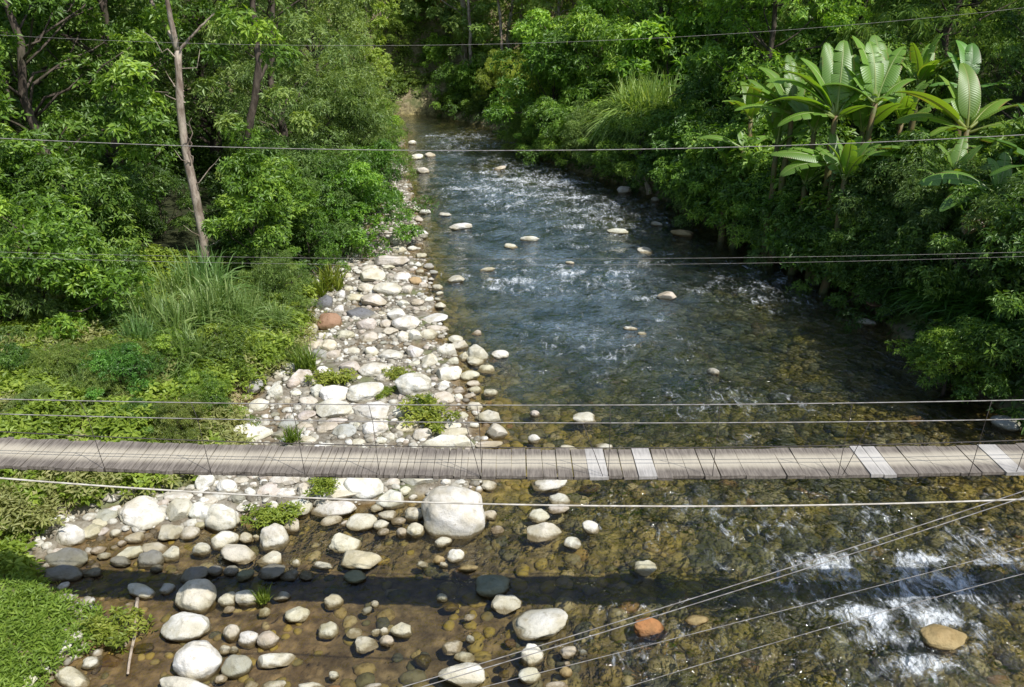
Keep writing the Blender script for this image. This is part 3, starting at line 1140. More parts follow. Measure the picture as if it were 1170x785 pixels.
# ------------------------------------------------------------------ foliage
def leaf_cloud(C, Rd, tone, sprays, k, L, W, seed, droop=0.15, up=0.45, fold=0.25, shell=0.5, spread_=0.25):
    """C (n,3) clump centres, Rd (n,3) radii, tone (n): rosettes of k leaves over each clump's shell -> V, F, tone per vertex"""
    r = np.random.RandomState(seed)
    nC = len(C)
    S = nC * sprays
    ci = np.repeat(np.arange(nC), sprays)
    d = r.normal(size=(S, 3)); d[:, 2] += 0.35
    d = norm(d)
    rho = 1 - shell * r.rand(S) ** 1.6
    pos = C[ci] + d * Rd[ci] * rho[:, None]
    ax = norm(d * 0.75 + np.array((0, 0, up)) + r.normal(size=(S, 3)) * 0.35)
    ref = norm(r.normal(size=(S, 3)))
    b1 = norm(np.cross(ax, ref)); b2 = np.cross(ax, b1)
    T = S * k
    si = np.repeat(np.arange(S), k)
    ph = np.tile(np.arange(k) * 2 * math.pi / k, S) + r.uniform(-.5, .5, T)
    dirv = b1[si] * np.cos(ph)[:, None] + b2[si] * np.sin(ph)[:, None] + ax[si] * (spread_ + r.uniform(-.25, .35, T))[:, None]
    dirv[:, 2] -= droop * r.uniform(.3, 1.4, T)
    dirv = norm(dirv)
    nn = norm(ax[si] - np.sum(ax[si] * dirv, -1, keepdims=True) * dirv + 1e-6)
    sd = np.cross(dirv, nn)
    ll = (L * r.uniform(.65, 1.25, T))[:, None]; ww = ll * (W / L)
    b0 = pos[si] + dirv * ll * 0.12 + r.normal(size=(T, 3)) * L * 0.12
    mid = b0 + dirv * ll * 0.45
    lift = nn * ww * fold
    V = np.stack([b0, mid + sd * ww * .5 + lift, b0 + dirv * ll - np.array((0, 0, 1.0)) * ll * droop * .5, mid - sd * ww * .5 + lift], 1).reshape(-1, 3)
    base = np.arange(T)[:, None] * 4
    F = np.concatenate([base + np.array([[0, 1, 2]]), base + np.array([[0, 2, 3]])], 1).reshape(-1, 3)
    tn = np.repeat(tone[ci][si] if len(tone) == nC else tone[si], 4)
    return V, F, np.clip(tn, 0, 1)

def bent(p0, p1, k, r, wob):
    t = np.linspace(0, 1, k)[:, None]
    P = p0 * (1 - t) + p1 * t
    n_ = r.normal(size=(k, 3)) * wob * np.linalg.norm(p1 - p0)
    n_[0] = 0; n_[-1] = 0
    return P + n_

PROTO = {}
def make_tree(key, h, Rm, nclump, sprays, k, L, W, lm, bm, seed, t0=0.12, r0=0.16, droop=0.15, cr=(0.45, 1.0), flat=0.6, prof=None, name='tree', lean=0.03, up=0.45, parts=('trunk', 'crown')):
    r = np.random.RandomState(seed)
    prof = prof or (lambda t: np.clip(np.sin(np.pi * np.clip((t - t0) / (1 - t0), 0, 1) ** 0.8), 0, 1) ** 0.6)
    top = np.array((r.normal() * lean * h, r.normal() * lean * h, h * 0.96))
    TR = bent(np.zeros(3), top, 9, r, 0.012)
    TR[0, 2] = -0.5
    rad = r0 * (1 - 0.82 * np.linspace(0, 1, 9) ** 0.9)
    rad[0] *= 1.4
    mb = MB(); mb.tube(TR, rad, 9)
    t = t0 + (1 - t0) * r.rand(nclump) ** 0.85
    env = Rm * prof(t)
    ph = r.uniform(0, 2 * math.pi, nclump)
    env = env * (1 + 0.42 * vnoise(ph * 1.1, t * 4.0, 1.0, seed))
    rr = env * (0.25 + 0.75 * r.rand(nclump) ** 0.55)
    cx = np.interp(t * h, TR[:, 2], TR[:, 0]) + rr * np.cos(ph)
    cyv = np.interp(t * h, TR[:, 2], TR[:, 1]) + rr * np.sin(ph)
    C = np.stack([cx, cyv, t * h + r.normal(size=nclump) * 0.2], -1)
    rd = r.uniform(cr[0], cr[1], nclump)
    Rd = np.stack([rd, rd, rd * flat], -1)
    for i in range(0, nclump, 2):
        z0 = max(0.25, C[i, 2] - 0.55 * rr[i] - 0.3)
        p0 = np.array((np.interp(z0, TR[:, 2], TR[:, 0]), np.interp(z0, TR[:, 2], TR[:, 1]), z0))
        rb = np.interp(z0, TR[:, 2], rad) * 0.38
        mb.tube(bent(p0, C[i], 5, r, 0.05), np.linspace(rb, 0.012, 5), 5)
    tone = np.clip(0.5 + 0.28 * r.normal(size=nclump), 0, 1)
    V, F, tn = leaf_cloud(C, Rd, tone, sprays, k, L, W, seed + 1, droop, up)
    e = empty(name)
    obj(parts[0], mb.mesh(parts[0], bm, True), e)
    obj(parts[1], mesh_np(parts[1], V, F, lm, dict(tone=tn)), e)
    PROTO[key] = [e, False]

make_tree('broad', 10.5, 3.1, 90, 54, 7, .150, .060, M['leaf'], M['bark'], 11)
make_tree('broad2', 10.5, 2.9, 86, 52, 7, .145, .066, M['leaf'], M['bark'], 12, t0=.08)
make_tree('fine', 10.5, 3.0, 95, 64, 6, .125, .036, M['leaf_fine'], M['bark'], 13, t0=.06, droop=.3)
make_tree('fine2', 10.5, 2.8, 95, 60, 6, .135, .042, M['leaf_fine'], M['bark'], 14, t0=.08, droop=.25)
make_tree('lush', 9.5, 2.6, 74, 52, 8, .155, .058, M['leaf'], M['bark'], 15, t0=.15, cr=(.5, 1.1), flat=.5)
make_tree('bamboo', 12, 3.2, 95, 46, 6, .26, .036, M['leaf_fine'], M['bark'], 16, t0=.2, droop=.75, flat=.8, up=.1, cr=(.5, 1.2))
make_tree('tall', 15, 2.7, 80, 22, 7, .28, .12, M['leaf_far'], M['bark_pale'], 17, t0=.14, r0=.26)
make_tree('tall2', 15, 2.8, 80, 26, 7, .26, .13, M['leaf_far'], M['bark_pale'], 18, t0=.05, r0=.16)
sh = dict(r0=.05, cr=(.28, .6), name='shrub', parts=('stem', 'foliage'), prof=lambda t: 0.35 + 0.65 * np.sqrt(np.clip(1 - t * t, 0, 1)))
make_tree('bush', 2.4, 1.45, 50, 44, 7, .115, .048, M['leaf'], M['bark'], 21, t0=.08, **sh)
make_tree('bush2', 2.4, 1.5, 48, 44, 7, .115, .038, M['leaf'], M['bark'], 22, t0=.06, droop=.3, **sh)
make_tree('bushbig', 2.6, 1.5, 36, 28, 7, .21, .095, M['leaf'], M['bark'], 23, t0=.08, **sh)
make_tree('bushfine', 2.4, 1.5, 50, 54, 6, .11, .028, M['leaf_fine'], M['bark'], 24, t0=.06, droop=.5, **sh)
make_tree('sapling', 4.2, 1.1, 38, 38, 7, .15, .056, M['leaf'], M['bark'], 25, t0=.22, r0=.05, cr=(.3, .55), name='sapling')

# reeds: arching ribbons
def reed_mesh(name, nb, length, spreadr, width, mat, seed, arch=1.0, base=0.35, upk=1.0):
    r = np.random.RandomState(seed)
    k = 7
    ph = r.uniform(0, 2 * math.pi, nb); b = base * np.sqrt(r.rand(nb)); pb = r.uniform(0, 2 * math.pi, nb)
    Ln = length * r.uniform(.5, 1.1, nb); out_ = spreadr * r.uniform(.15, 1.1, nb)
    t = np.linspace(0, 1, k)[None]
    rad_ = out_[:, None] * t ** 1.6
    z = Ln[:, None] * (upk * t - arch * (0.55 * out_ / spreadr)[:, None] * t ** 2.4)
    z = np.maximum(z, -Ln[:, None] * .6)
    x = (b * np.cos(pb))[:, None] + rad_ * np.cos(ph)[:, None]
    y = (b * np.sin(pb))[:, None] + rad_ * np.sin(ph)[:, None]
    P = np.stack([x, y, z], -1)
    sd = np.stack([-np.sin(ph), np.cos(ph), np.zeros(nb)], -1)[:, None] + r.normal(size=(nb, 1, 3)) * .4
    w = width * (1 - t ** 2.5)[..., None] * r.uniform(.6, 1.3, (nb, 1, 1))
    V = np.stack([P - sd * w * .5, P + sd * w * .5], 2).reshape(-1, 3)
    i = (np.arange(nb)[:, None] * k + np.arange(k - 1)[None]).ravel() * 2
    F = np.stack([i, i + 1, i + 3, i + 2], -1)
    tn = np.repeat(np.clip(.5 + .3 * r.normal(size=nb), 0, 1), k * 2)
    return mesh_np(name, V, F, mat, dict(tone=tn))

REED = {'reed': [reed_mesh('reed_blades', 380, 1.75, 1.15, .034, M['reed'], 31 + i, 1.25, .35) for i in range(2)],
        'weep': [reed_mesh('reed_blades', 2600, 2.6, 2.3, .05, M['reed'], 41 + i, 2.0, 1.0) for i in range(2)],
        'tuft': [reed_mesh('grass_blades', 130, .42, .24, .016, M['weed'], 51 + i, .6, .12) for i in range(2)],
        'fern': [reed_mesh('reed_blades', 600, 1.9, 1.3, .05, M['leaf'], 61 + i, 1.5, .3) for i in range(2)]}

def pos_px(u, y, sink=0.0):
    z = 0.5
    for _ in range(4):
        x = (u - 585) / FPX * depth(y, z)
        z = tz(x, y)
    return x, y, z - sink

VEG = []        # (object, u, v, short phrase or None, lead words)
def plant(key, u, y, sc=1.0, wide=1.0, tint=(1, 1, 1), label=None, cat='tree', group=None, name=None, xoff=0.0, zoff=0.0, short=None, lead=None, vis=None):
    if y > 42: tint = tuple(q * 1.32 for q in tint)  # leaf tint raised for far and upper right plants, standing in for sunlight
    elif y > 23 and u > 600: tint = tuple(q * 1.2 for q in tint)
    x, y, z = pos_px(u, y)
    x += xoff
    if xoff: z = tz(x, y)
    z += zoff
    rz = random.uniform(0, 6.28)
    if key in REED:
        o = obj(name or 'reed_clump', random.choice(REED[key]))
    else:
        p = PROTO[key]
        if p[1]:
            o = copy_tree(p[0])
        else:
            o = p[0]; p[1] = True
        if name: o.name = name
    o.location = (x, y, z); o.rotation_euler = (0, 0, rz)
    j = random.uniform(.95, 1.05)
    o.scale = (sc * wide * j, sc * wide / j, sc)
    for q in (o, *o.children):
        if q.type == 'MESH': q.color = (*tint, 1)
    tag(o, label, cat, group)
    hh = {'bush': 2, 'bush2': 2, 'bushbig': 2, 'bushfine': 2, 'sapling': 3.5, 'reed': 1, 'weep': 2.2, 'fern': 1, 'tuft': .2}.get(key, 6) * sc
    uu, vv = proj(x, y, z + hh * .6)
    VEG.append((o, uu, max(vv, 8), short, lead, label))
    return o

LT, DK, YL, BL = (1.35, 1.3, 1.15), (.72, .80, .74), (1.5, 1.25, .7), (.8, 1.0, 1.15)
GF, GS, GR = 'trees along the left bank', 'shrubs along the banks', 'trees along the far bend'
# --- left bank trees
plant('broad2', -45, 19.5, 1.05, 1.0, (1.2, 1.2, 1.1), 'leafy bank tree cut by the left edge above the footbridge', group=GF, short='edge tree')
plant('broad', 70, 23.5, 1.15, 1.0, (1.05, 1.05, 1), 'broad-leaved tree with bright upper clumps, left of the dark hollow', group=GF, short='bright-clumped tree')
plant('broad2', 150, 29, 1.25, 1.0, (.85, .9, .85), 'dark green tree behind the pale-trunked tree', group=GF, short='dark tree behind the pale trunk')
plant('fine', 330, 31, 1.2, 1.0, (1.15, 1.15, 1.05), 'fine-leaved tree towering right of the dark trunk', group=GF, short='towering fine-leaved tree')
plant('fine2', 378, 37, 1.15, .95, (1.25, 1.2, 1.05), 'grey-green feathery tree leaning towards the water', group=GF, short='grey-green feathery tree')
plant('fine', 398, 46, 1.2, .85, (1.3, 1.2, .8), 'yellow-green feathery tree at the far end of the left bank', group=GF, short='yellow-green feathery tree')
plant('broad', 20, 33, 1.4, 1.1, (1.0, 1.0, .95), 'tall tree in the shade behind the bright-clumped one', group=GF, short='tall shaded tree')
plant('fine2', 245, 37, 1.4, 1.1, (1.0, 1.0, .95), 'tall tree filling the gap behind the forked trunk', group=GF, short='gap-filling tree')
plant('fine', 350, 54, 1.45, 1.1, (1.2, 1.15, .85), 'hazy light green tree behind the left bank row', group=GF, short='hazy light tree')

# the pale forked tree and the dark leaning trunk
def forked_tree(u, y, px_pts, r0, bm, clumps, lm, label, seed, twig=0):
    x, yy, z = pos_px(u, y)
    e = empty('tree', (x, yy, z))
    r = np.random.RandomState(seed)
    mb = MB()
    for pts, ra, rb in px_pts:
        P = np.array([aty(a, b, yy + dy) - np.array((x, yy, z)) for a, b, dy in pts])
        t = np.linspace(0, 1, len(P)); tt = np.linspace(0, 1, 14)
        P = np.stack([np.interp(tt, t, P[:, i]) for i in range(3)], -1) + r.normal(size=(14, 3)) * ra * .10
        mb.tube(P, np.linspace(ra, rb, 14), 9)
    for i in range(twig):
        a, b = r.uniform(195, 235), r.uniform(60, 300)
        p0 = aty(205 + (b - 60) * .12, b, yy) - np.array((x, yy, z))
        p1 = p0 + np.array((r.uniform(-1.1, 1.1), r.uniform(-.6, .3), r.uniform(.1, .8)))
        mb.tube(bent(p0, p1, 5, r, .08), np.linspace(.02, .006, 5), 4)
    obj('trunk', mb.mesh('trunk', bm, True), e)
    C = np.array([aty(a, b, yy + dy) - np.array((x, yy, z)) for a, b, rr, dy in clumps])
    rd = np.array([q[2] for q in clumps])
    V, F, tn = leaf_cloud(C, np.stack([rd, rd, rd * .6], -1), np.clip(.6 + .25 * r.normal(size=len(C)), 0, 1), 38, 7, .20, .075, seed, .25)
    c = obj('crown', mesh_np('crown', V, F, lm, dict(tone=tn)), e)
    c.color = (1.3, 1.25, 1.05, 1)
    tag(e, label, 'tree', GF)
    VEG.append((e, u, 150, None, None, label))

forked_tree(237, 21.0, [([(238, 345, 0), (232, 262, 0), (212, 175, 0), (205, 110, 0), (203, 58, 0)], .135, .085),
                        ([(203, 58, 0), (196, 28, -.1), (191, 2, -.2), (186, -60, -.3)], .075, .045),
                        ([(203, 58, 0), (190, 30, .2), (176, 8, .3), (160, -30, .3)], .06, .03),
                        ([(203, 60, 0), (220, 40, .1), (245, 15, .2)], .045, .02)],
            .2, M['bark_pale'],
            [(150, 85, .55, -.5), (132, 100, .5, -.3), (165, 120, .5, -.2), (120, 130, .45, 0), (140, 150, .5, -.4), (175, 140, .4, -.5), (155, 175, .35, 0),
             (270, 22, .6, .3), (300, 40, .55, .5), (250, 60, .35, .2), (320, 65, .5, .6), (110, 165, .35, .4), (185, 20, .4, .4), (160, -40, .8, 0), (230, -50, .9, 0)],
            M['leaf'], 'tall tree with a pale forked bare trunk standing over the reeds', 71, 16)
VEG[-1] = (*VEG[-1][:3], 'pale forked tree', None, VEG[-1][5])
forked_tree(287, 26.5, [([(284, 300, 0), (282, 200, 0), (287, 130, 0), (297, 75, 0), (290, 30, 0), (285, -60, 0)], .15, .08),
                        ([(292, 100, 0), (308, 68, .2), (318, 20, .3)], .075, .03)],
            .2, M['bark'],
            [(300, 10, .9, 0), (340, 30, .8, .3), (255, 40, .7, .4), (320, 110, .5, -.6), (345, 140, .5, -.5), (262, 140, .45, -.4), (240, 100, .5, .3), (300, -40, 1, 0), (330, 180, .5, -.3), (265, 200, .5, -.2)],
            M['leaf_fine'], 'tree with a dark leaning trunk right of the pale forked one', 72)
VEG[-1] = (*VEG[-1][:3], 'dark leaning trunk', None, VEG[-1][5])

# --- left bank undergrowth
plant('bush', 58, 16.6, 1.15, 1.05, (1.4, 1.35, 1.1), 'rounded bright green shrub standing above the weeds by the bridge', 'shrub', GS, short='rounded bright shrub')
plant('sapling', 300, 20.6, .95, .95, (1.35, 1.3, 1.1), 'sapling with light leaves in front of the dark trunk', 'sapling', GS, short='light-leaved sapling')
plant('sapling', 318, 22.6, .85, 1.3, (1.15, 1.15, 1.0), 'leafy sapling at the edge of the cobble bar', 'sapling', GS, short='bar-edge sapling')
plant('bush', 405, 26.5, 1.05, 1.1, (1.1, 1.25, .85), 'bright green shrub overhanging the shaded stones of the bar', 'shrub', GS, short='overhanging bar shrub')
plant('bush2', 425, 31, 1.1, 1.0, (1.0, 1.15, .9), "green shrub hanging over the water's edge past the bar", 'shrub', GS, short="water's-edge shrub")
plant('bush', 128, 17.6, .75, 1.0, (1.1, 1.1, 1), 'upright leafy shrub beside the dark hollow', 'shrub', GS, short='upright hollow shrub')
plant('bush2', 142, 14.1, .45, 1.15, (.75, 1.05, 1.0), 'low blue-green bush among the bank weeds', 'shrub', GS, short='blue-green bush')
for u, y, s, k, tn in [(-30, 18.5, 1.3, 'bush', LT), (30, 20.5, 1.45, 'bush', LT), (95, 20.5, 1.3, 'bush2', (1, 1, 1)), (188, 25.5, .8, 'bush2', (.6, .65, .6)),
                       (0, 16.2, .9, 'bushfine', (1.1, 1.1, 1)), (340, 25.5, 1.2, 'bushfine', (.9, 1, .9)), (372, 27.5, 1.15, 'bush2', DK), (318, 19.6, .6, 'bushfine', (1.1, 1.1, .9)),
                       (385, 33, 1.6, 'bushfine', (1, 1, .9)), (415, 38, 1.3, 'bushfine', (1.1, 1.1, .9)), (424, 44, 1.1, 'bush2', (1.1, 1.1, .9)), (426, 51, 1.1, 'bushfine', (1.3, 1.2, .8)), (355, 23.6, .7, 'bush2', (.9, 1.0, .8))]:
    plant(k, u, y, s, 1.0, tn, None, 'shrub', GS, lead={'bush': 'leafy shrub', 'bush2': 'drooping shrub', 'bushfine': 'fine-leaved shrub'}[k])
_r = random.Random(12)
for i in range(22):
    u, y = _r.uniform(-20, 262), _r.uniform(12.4, 16.2)
    k = _r.choice(['bush', 'bush2', 'bushfine', 'bushfine', 'fern_'])
    tn = _r.choice([(1.15, 1.1, 1.0), (1.3, 1.2, .9), (.8, .9, .95), (1.2, 1.0, .8)])
    if k == 'fern_':
        plant('reed', u, y, _r.uniform(.4, .6), 1.0, tn, None, 'reeds', 'tall reeds below the pale tree', lead='small clump of tall reeds')
    else:
        plant(k, u, y, _r.uniform(.22, .40), _r.uniform(1.0, 1.5), tn, None, 'shrub', GS, lead={'bush': 'low leafy plant', 'bush2': 'low drooping plant', 'bushfine': 'low fine-leaved plant'}[k])
for i, (u, y, s) in enumerate([(205, 16.6, 1.0), (235, 17.2, 1.1), (180, 17.0, .95), (222, 15.6, .85), (255, 18.0, 1.1), (195, 15.5, .7), (165, 16.0, .8), (275, 17.6, .9), (240, 19, 1.2), (290, 18.3, .8), (318, 18.2, .7), (150, 17.3, .7), (328, 17.1, .55), (300, 16.6, .5), (210, 18.6, 1.0)]):
    plant('reed', u, y, s, 1.0, random.choice([(1.25, 1.2, 1.1), (1.0, 1.15, 1.05), (1.4, 1.3, 1.15)]), None, 'reeds', 'tall reeds below the pale tree', lead='arching clump of tall reeds')

# --- right bank
plant('lush', 868, 32.5, 1.12, .95, (1.35, 1.35, 1.0), 'bright feathery tree between the two banana stands', group='trees along the right bank', short='bright feathery tree')
plant('bamboo', 1065, 31, 1.05, 1.25, (1.1, 1.15, .95), 'drooping bamboo-like tree above the big banana stand', group='trees along the right bank', short='drooping bamboo')
plant('bamboo', 975, 39, 1.15, 1.1, (1.15, 1.2, .9), 'second bamboo-like tree, behind the bananas', group='trees along the right bank', short='second bamboo')
plant('broad', 1150, 27, .8, .8, (.65, .7, .68), 'very dark broad-leaved tree behind the edge banana', group='trees along the right bank', short='very dark tree')
plant('broad2', 1250, 21, .62, .8, (.8, .85, .8), 'leafy tree cut by the right edge of the photo', group='trees along the right bank', short='right edge tree')
plant('broad2', 815, 44, 1.25, 1.0, (.6, .68, .65), 'dark tree behind the bright feathery one', group='trees along the right bank', short='dark tree')
plant('broad', 745, 47, 1.2, .9, (1.1, 1.1, .95), 'leafy tree with dead stems above the weeping grass', group='trees along the right bank', short='leafy tree above the weeping grass')
plant('bush', 632, 46.5, 2.2, 1.0, (1.0, 1.05, .95), 'large shrub whose dark skirt hangs over the far water', 'shrub', GS, short='dark-skirted shrub')
plant('bush2', 682, 44.5, 2.1, .95, (1.2, 1.15, .95), 'tall bushy shrub beside the weeping grass', 'shrub', GS, short='tall bushy shrub')
plant('weep', 738, 39.5, 1.35, 1.0, (1.4, 1.3, 1.0), 'weeping clump of long grass hanging towards the river', 'grass clump', 'hanging grass on the right bank', name='grass_clump', short='weeping grass clump', zoff=.2)
plant('weep', 775, 38.5, 1.05, 1.0, (1.35, 1.25, 1.0), 'smaller weeping grass clump below the far banana', 'grass clump', 'hanging grass on the right bank', name='grass_clump', short='smaller weeping grass')
plant('bush', 1085, 15.6, .55, 1.1, (1.65, 1.5, 1.1), 'small sunlit bush alone on the shaded bank', 'shrub', GS, short='small sunlit bush', xoff=-.2, zoff=.5)  # its sunlit look is put into the raised leaf tint
plant('bush2', 852, 27.8, 1.15, 1.05, (1.25, 1.25, 1.05), 'trailing leafy shrub reaching the water below the bananas', 'shrub', GS, short='trailing shrub')
for u, y, s, k, tn in [(905, 26.2, 1.2, 'bush2', (1, 1, 1)), (945, 24.2, 1.25, 'bush', DK), (990, 22.6, 1.2, 'bush', (1, 1, 1)), (1030, 21.4, 1.15, 'bushfine', DK), (1000, 20.6, .8, 'bush2', DK),
                       (1065, 19.6, 1.1, 'bushfine', DK), (1110, 18.2, 1.15, 'bush2', DK), (1150, 16.8, 1.1, 'bushfine', DK), (1195, 15.6, 1.2, 'bush', DK), (1120, 15.3, .75, 'bush2', (.8, .9, .8)),
                       (825, 29.5, 1.1, 'bushbig', (1, 1, 1)), (795, 33, 1.2, 'bush', DK), (820, 34.5, 1.6, 'bush', DK), (965, 28.5, 1.1, 'bushbig', (.9, .9, .9)), (1060, 23.5, .8, 'bushbig', DK), (1110, 22.5, .9, 'bush', (1, 1, 1)),
                       (478, 66.5, .9, 'bush', (1.3, 1.2, .9)), (512, 67.5, 1.0, 'bush2', (1.2, 1.2, 1)), (455, 66, 1.1, 'bushfine', (1.3, 1.2, .8)), (535, 65, 1.0, 'bushfine', (1.3, 1.15, .7)), (495, 70, 1.5, 'bush', (1.1, 1.1, .9)), (470, 72, 1.7, 'bush2', (1, 1, .9)), (525, 72, 1.7, 'bush', (1.2, 1.1, .9)), (440, 69, 1.5, 'bush', (1.2, 1.1, .8)), (550, 70, 1.6, 'bush2', (.9, .95, .9)), (505, 76, 2.0, 'bush', (1, 1, .9)), (475, 78, 2.2, 'bush2', (.9, .9, .9)), (540, 78, 2.2, 'bush', (1.1, 1.1, .9)),
                       (885, 26.4, 1.1, 'bush2', (1.1, 1.1, 1)), (925, 25.2, 1.1, 'bushbig', (1, 1.05, .95)), (962, 23.6, .95, 'bush', (1.1, 1.1, 1)), (1000, 22.4, .95, 'bushbig', (.9, .95, .9)), (1035, 22.0, 1.25, 'bush2', (1, 1, 1)), (840, 28.8, 1.4, 'bush', (1.15, 1.15, 1)), (905, 25.4, .8, 'bush', (1.25, 1.2, 1)),
                       (950, 23.0, .95, 'bush2', (1, 1.05, 1)), (978, 22.2, .9, 'bush', (1.1, 1.1, 1)), (1005, 21.4, .9, 'bush2', (.9, .95, .9)),
                       (715, 42.5, 1.2, 'bush', (1.2, 1.1, .9)), (655, 48.5, 1.9, 'bush2', (1.3, 1.2, .9)), (600, 53, 1.3, 'bushfine', YL), (575, 57, 1.2, 'bushfine', YL), (545, 60, 1.0, 'bush', (1.2, 1.2, 1)),
                       (520, 61, 1.2, 'bush2', (1, 1, 1)), (560, 63.5, 1.2, 'bush', (1.3, 1.2, 1)), (610, 60, 1.5, 'bush2', (1.2, 1.1, .9)), (500, 65, 1.0, 'bush', (1.4, 1.3, 1)), (1230, 14.2, 1.1, 'bush2', DK), (890, 30, 1.4, 'bushbig', (1, 1, 1)),
                       (700, 50, 2.3, 'bush', (1.1, 1.1, .9)), (760, 43, 1.7, 'bushbig', (1.1, 1.15, .9)), (1150, 20.3, 1.1, 'bushbig', (1, 1, 1)), (925, 33, 1.7, 'bush', DK), (1010, 30, 1.7, 'bush2', (1, 1, 1))]:
    plant(k, u, y, s, 1.0, tn, None, 'shrub', GS, lead={'bush': 'leafy shrub', 'bush2': 'drooping shrub', 'bushfine': 'fine-leaved shrub', 'bushbig': 'broad-leaved shrub'}[k])
for u, y, s in [(1085, 17.6, .9), (1125, 16.7, 1.0), (1060, 18.6, .85), (1160, 15.4, .9), (1020, 20.2, .7), (1180, 17.5, 1.1)]:
    plant('fern', u, y, s, 1.0, (.6, .8, .65), None, 'fern', 'dark ferns on the right bank', name='fern', lead='dark arching fern', zoff=.2)

for i, y in enumerate(np.arange(23, 50, 1.7)):
    xr_ = float(np.interp(y, *RB)) + random.uniform(-.1, .5)
    u_ = 585 + FPX * xr_ / depth(y, .6)
    k = random.choice(['bush', 'bush2', 'bushfine', 'bushbig'])
    tn = random.choice([(.8, .9, .85), (1, 1, .95), (1.15, 1.1, .95)])
    plant(k, u_, y, random.uniform(.75, 1.15), 1.1, tn, None, 'shrub', GS, lead={'bush': 'leafy shrub', 'bush2': 'drooping shrub', 'bushfine': 'fine-leaved shrub', 'bushbig': 'broad-leaved shrub'}[k])
# --- far bend
for i, (k, u, y, s, tn, lab, sh_) in enumerate([
        ('tall', 537, 63.5, 1.15, (1, 1, 1), 'leafy crowned tree behind the slender straight pale trunk', 'leafy far tree'),
        ('tall2', 578, 60.5, 1.0, (1.1, 1.1, .9), 'leafy tree behind the leaning pale far trunk', 'leafy tree behind the leaning trunk'),
        ('tall', 600, 66, 1.0, (.85, .9, .9), 'dark crowned tree behind the leaning far trunk', 'dark crowned tree'),
        ('tall', 682, 54, .9, (1.1, 1.1, .9), 'pale-stemmed tree rising behind the tall bushy shrub', 'pale-stemmed tree'),
        ('tall', 722, 57, 1.0, (1.2, 1.1, .9), 'thin tree with yellowish crown left of the dark gap', 'thin yellowish tree'),
        ('tall2', 640, 57, .95, (1.25, 1.15, .85), 'bushy yellow-green tree over the far bank', 'bushy yellow-green tree'),
        ('tall2', 462, 69, 1.0, (1.5, 1.4, 1.0), 'pale green tree where the river turns out of sight', 'tree at the turn'),
        ('tall2', 505, 72, 1.0, (1.4, 1.35, 1.0), 'mid green tree behind the sandy far bank', 'tree behind the sand bank'),
        ('tall2', 415, 60, .9, (1.3, 1.2, .8), 'light feathery tree left of the turn', 'light tree left of the turn'),
        ('tall', 560, 74, 1.2, (1.15, 1.1, .95), 'tall tree filling the valley head', 'valley head tree'),
        ('tall2', 660, 68, 1.2, (.9, .95, .9), 'tall shaded tree behind the yellow-green one', 'tall shaded far tree'),
        ('tall2', 790, 57, 1.1, (.45, .52, .5), 'darkest tree, tinted dark for the black gap above the far banana', 'darkest tree'),  # shade of the gap put into a dark leaf tint
        ('tall', 770, 64, 1.2, (.9, .95, .85), 'tall thin-stemmed tree behind the darkest one', 'tall thin-stemmed tree')]):
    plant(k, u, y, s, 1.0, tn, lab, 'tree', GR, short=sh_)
plant('bush', 492, 66, .6, 1.3, (1.3, .42, .6), 'reddish-brown shrub at the far river turn', 'shrub', GS, short='reddish-brown shrub', zoff=2.2)

land = [(u, v, s) for o, u, v, s, l, lab in VEG if s]
auto_label([(o, u, v, l) for o, u, v, s, l, lab in VEG if not lab], land)

for u, y, tr, cl, lab in [
        (539, 61.0, [([(541, 132, 0), (538, 70, 0), (536, 20, 0), (534, -30, 0)], .15, .09)], [(525, 30, 1.2, .5), (550, 12, 1.3, .6), (540, -25, 1.8, 0), (520, 60, .8, .6)], 'slender tree with a straight pale trunk at the river bend'),
        (585, 58.5, [([(584, 122, 0), (580, 95, 0), (574, 60, 0), (570, 10, 0), (566, -30, 0)], .15, .08)], [(590, 30, 1.2, .7), (560, 45, 1.0, .6), (575, -20, 1.8, 0), (600, 60, .8, .7)], 'tree with a leaning pale trunk on the far bank'),
        (597, 60.5, [([(596, 118, 0), (597, 70, 0), (595, 20, 0), (597, -30, 0)], .11, .07)], [(610, 20, 1.2, .6), (600, -20, 1.7, 0)], 'thin dark-stemmed tree just right of the leaning one'),
        (681, 51.0, [([(680, 130, 0), (682, 95, 0), (679, 55, 0), (683, 5, 0), (680, -30, 0)], .13, .08)], [(665, 25, 1.0, .7), (700, 15, 1.1, .7), (682, -20, 1.6, 0)], 'tree with a pale streaked stem above the tall bushy shrub'),
        (722, 52.0, [([(722, 110, 0), (720, 70, 0), (723, 20, 0), (719, -30, 0)], .10, .07)], [(735, 20, 1.0, .7), (708, 30, .9, .7), (722, -20, 1.5, 0)], 'thin pale stem standing above the weeping grass')]:
    forked_tree(u, y, tr, .1, M['bark_pale'], cl, M['leaf_far'], lab, int(u))
    VEG[-1][0]['group'] = GR
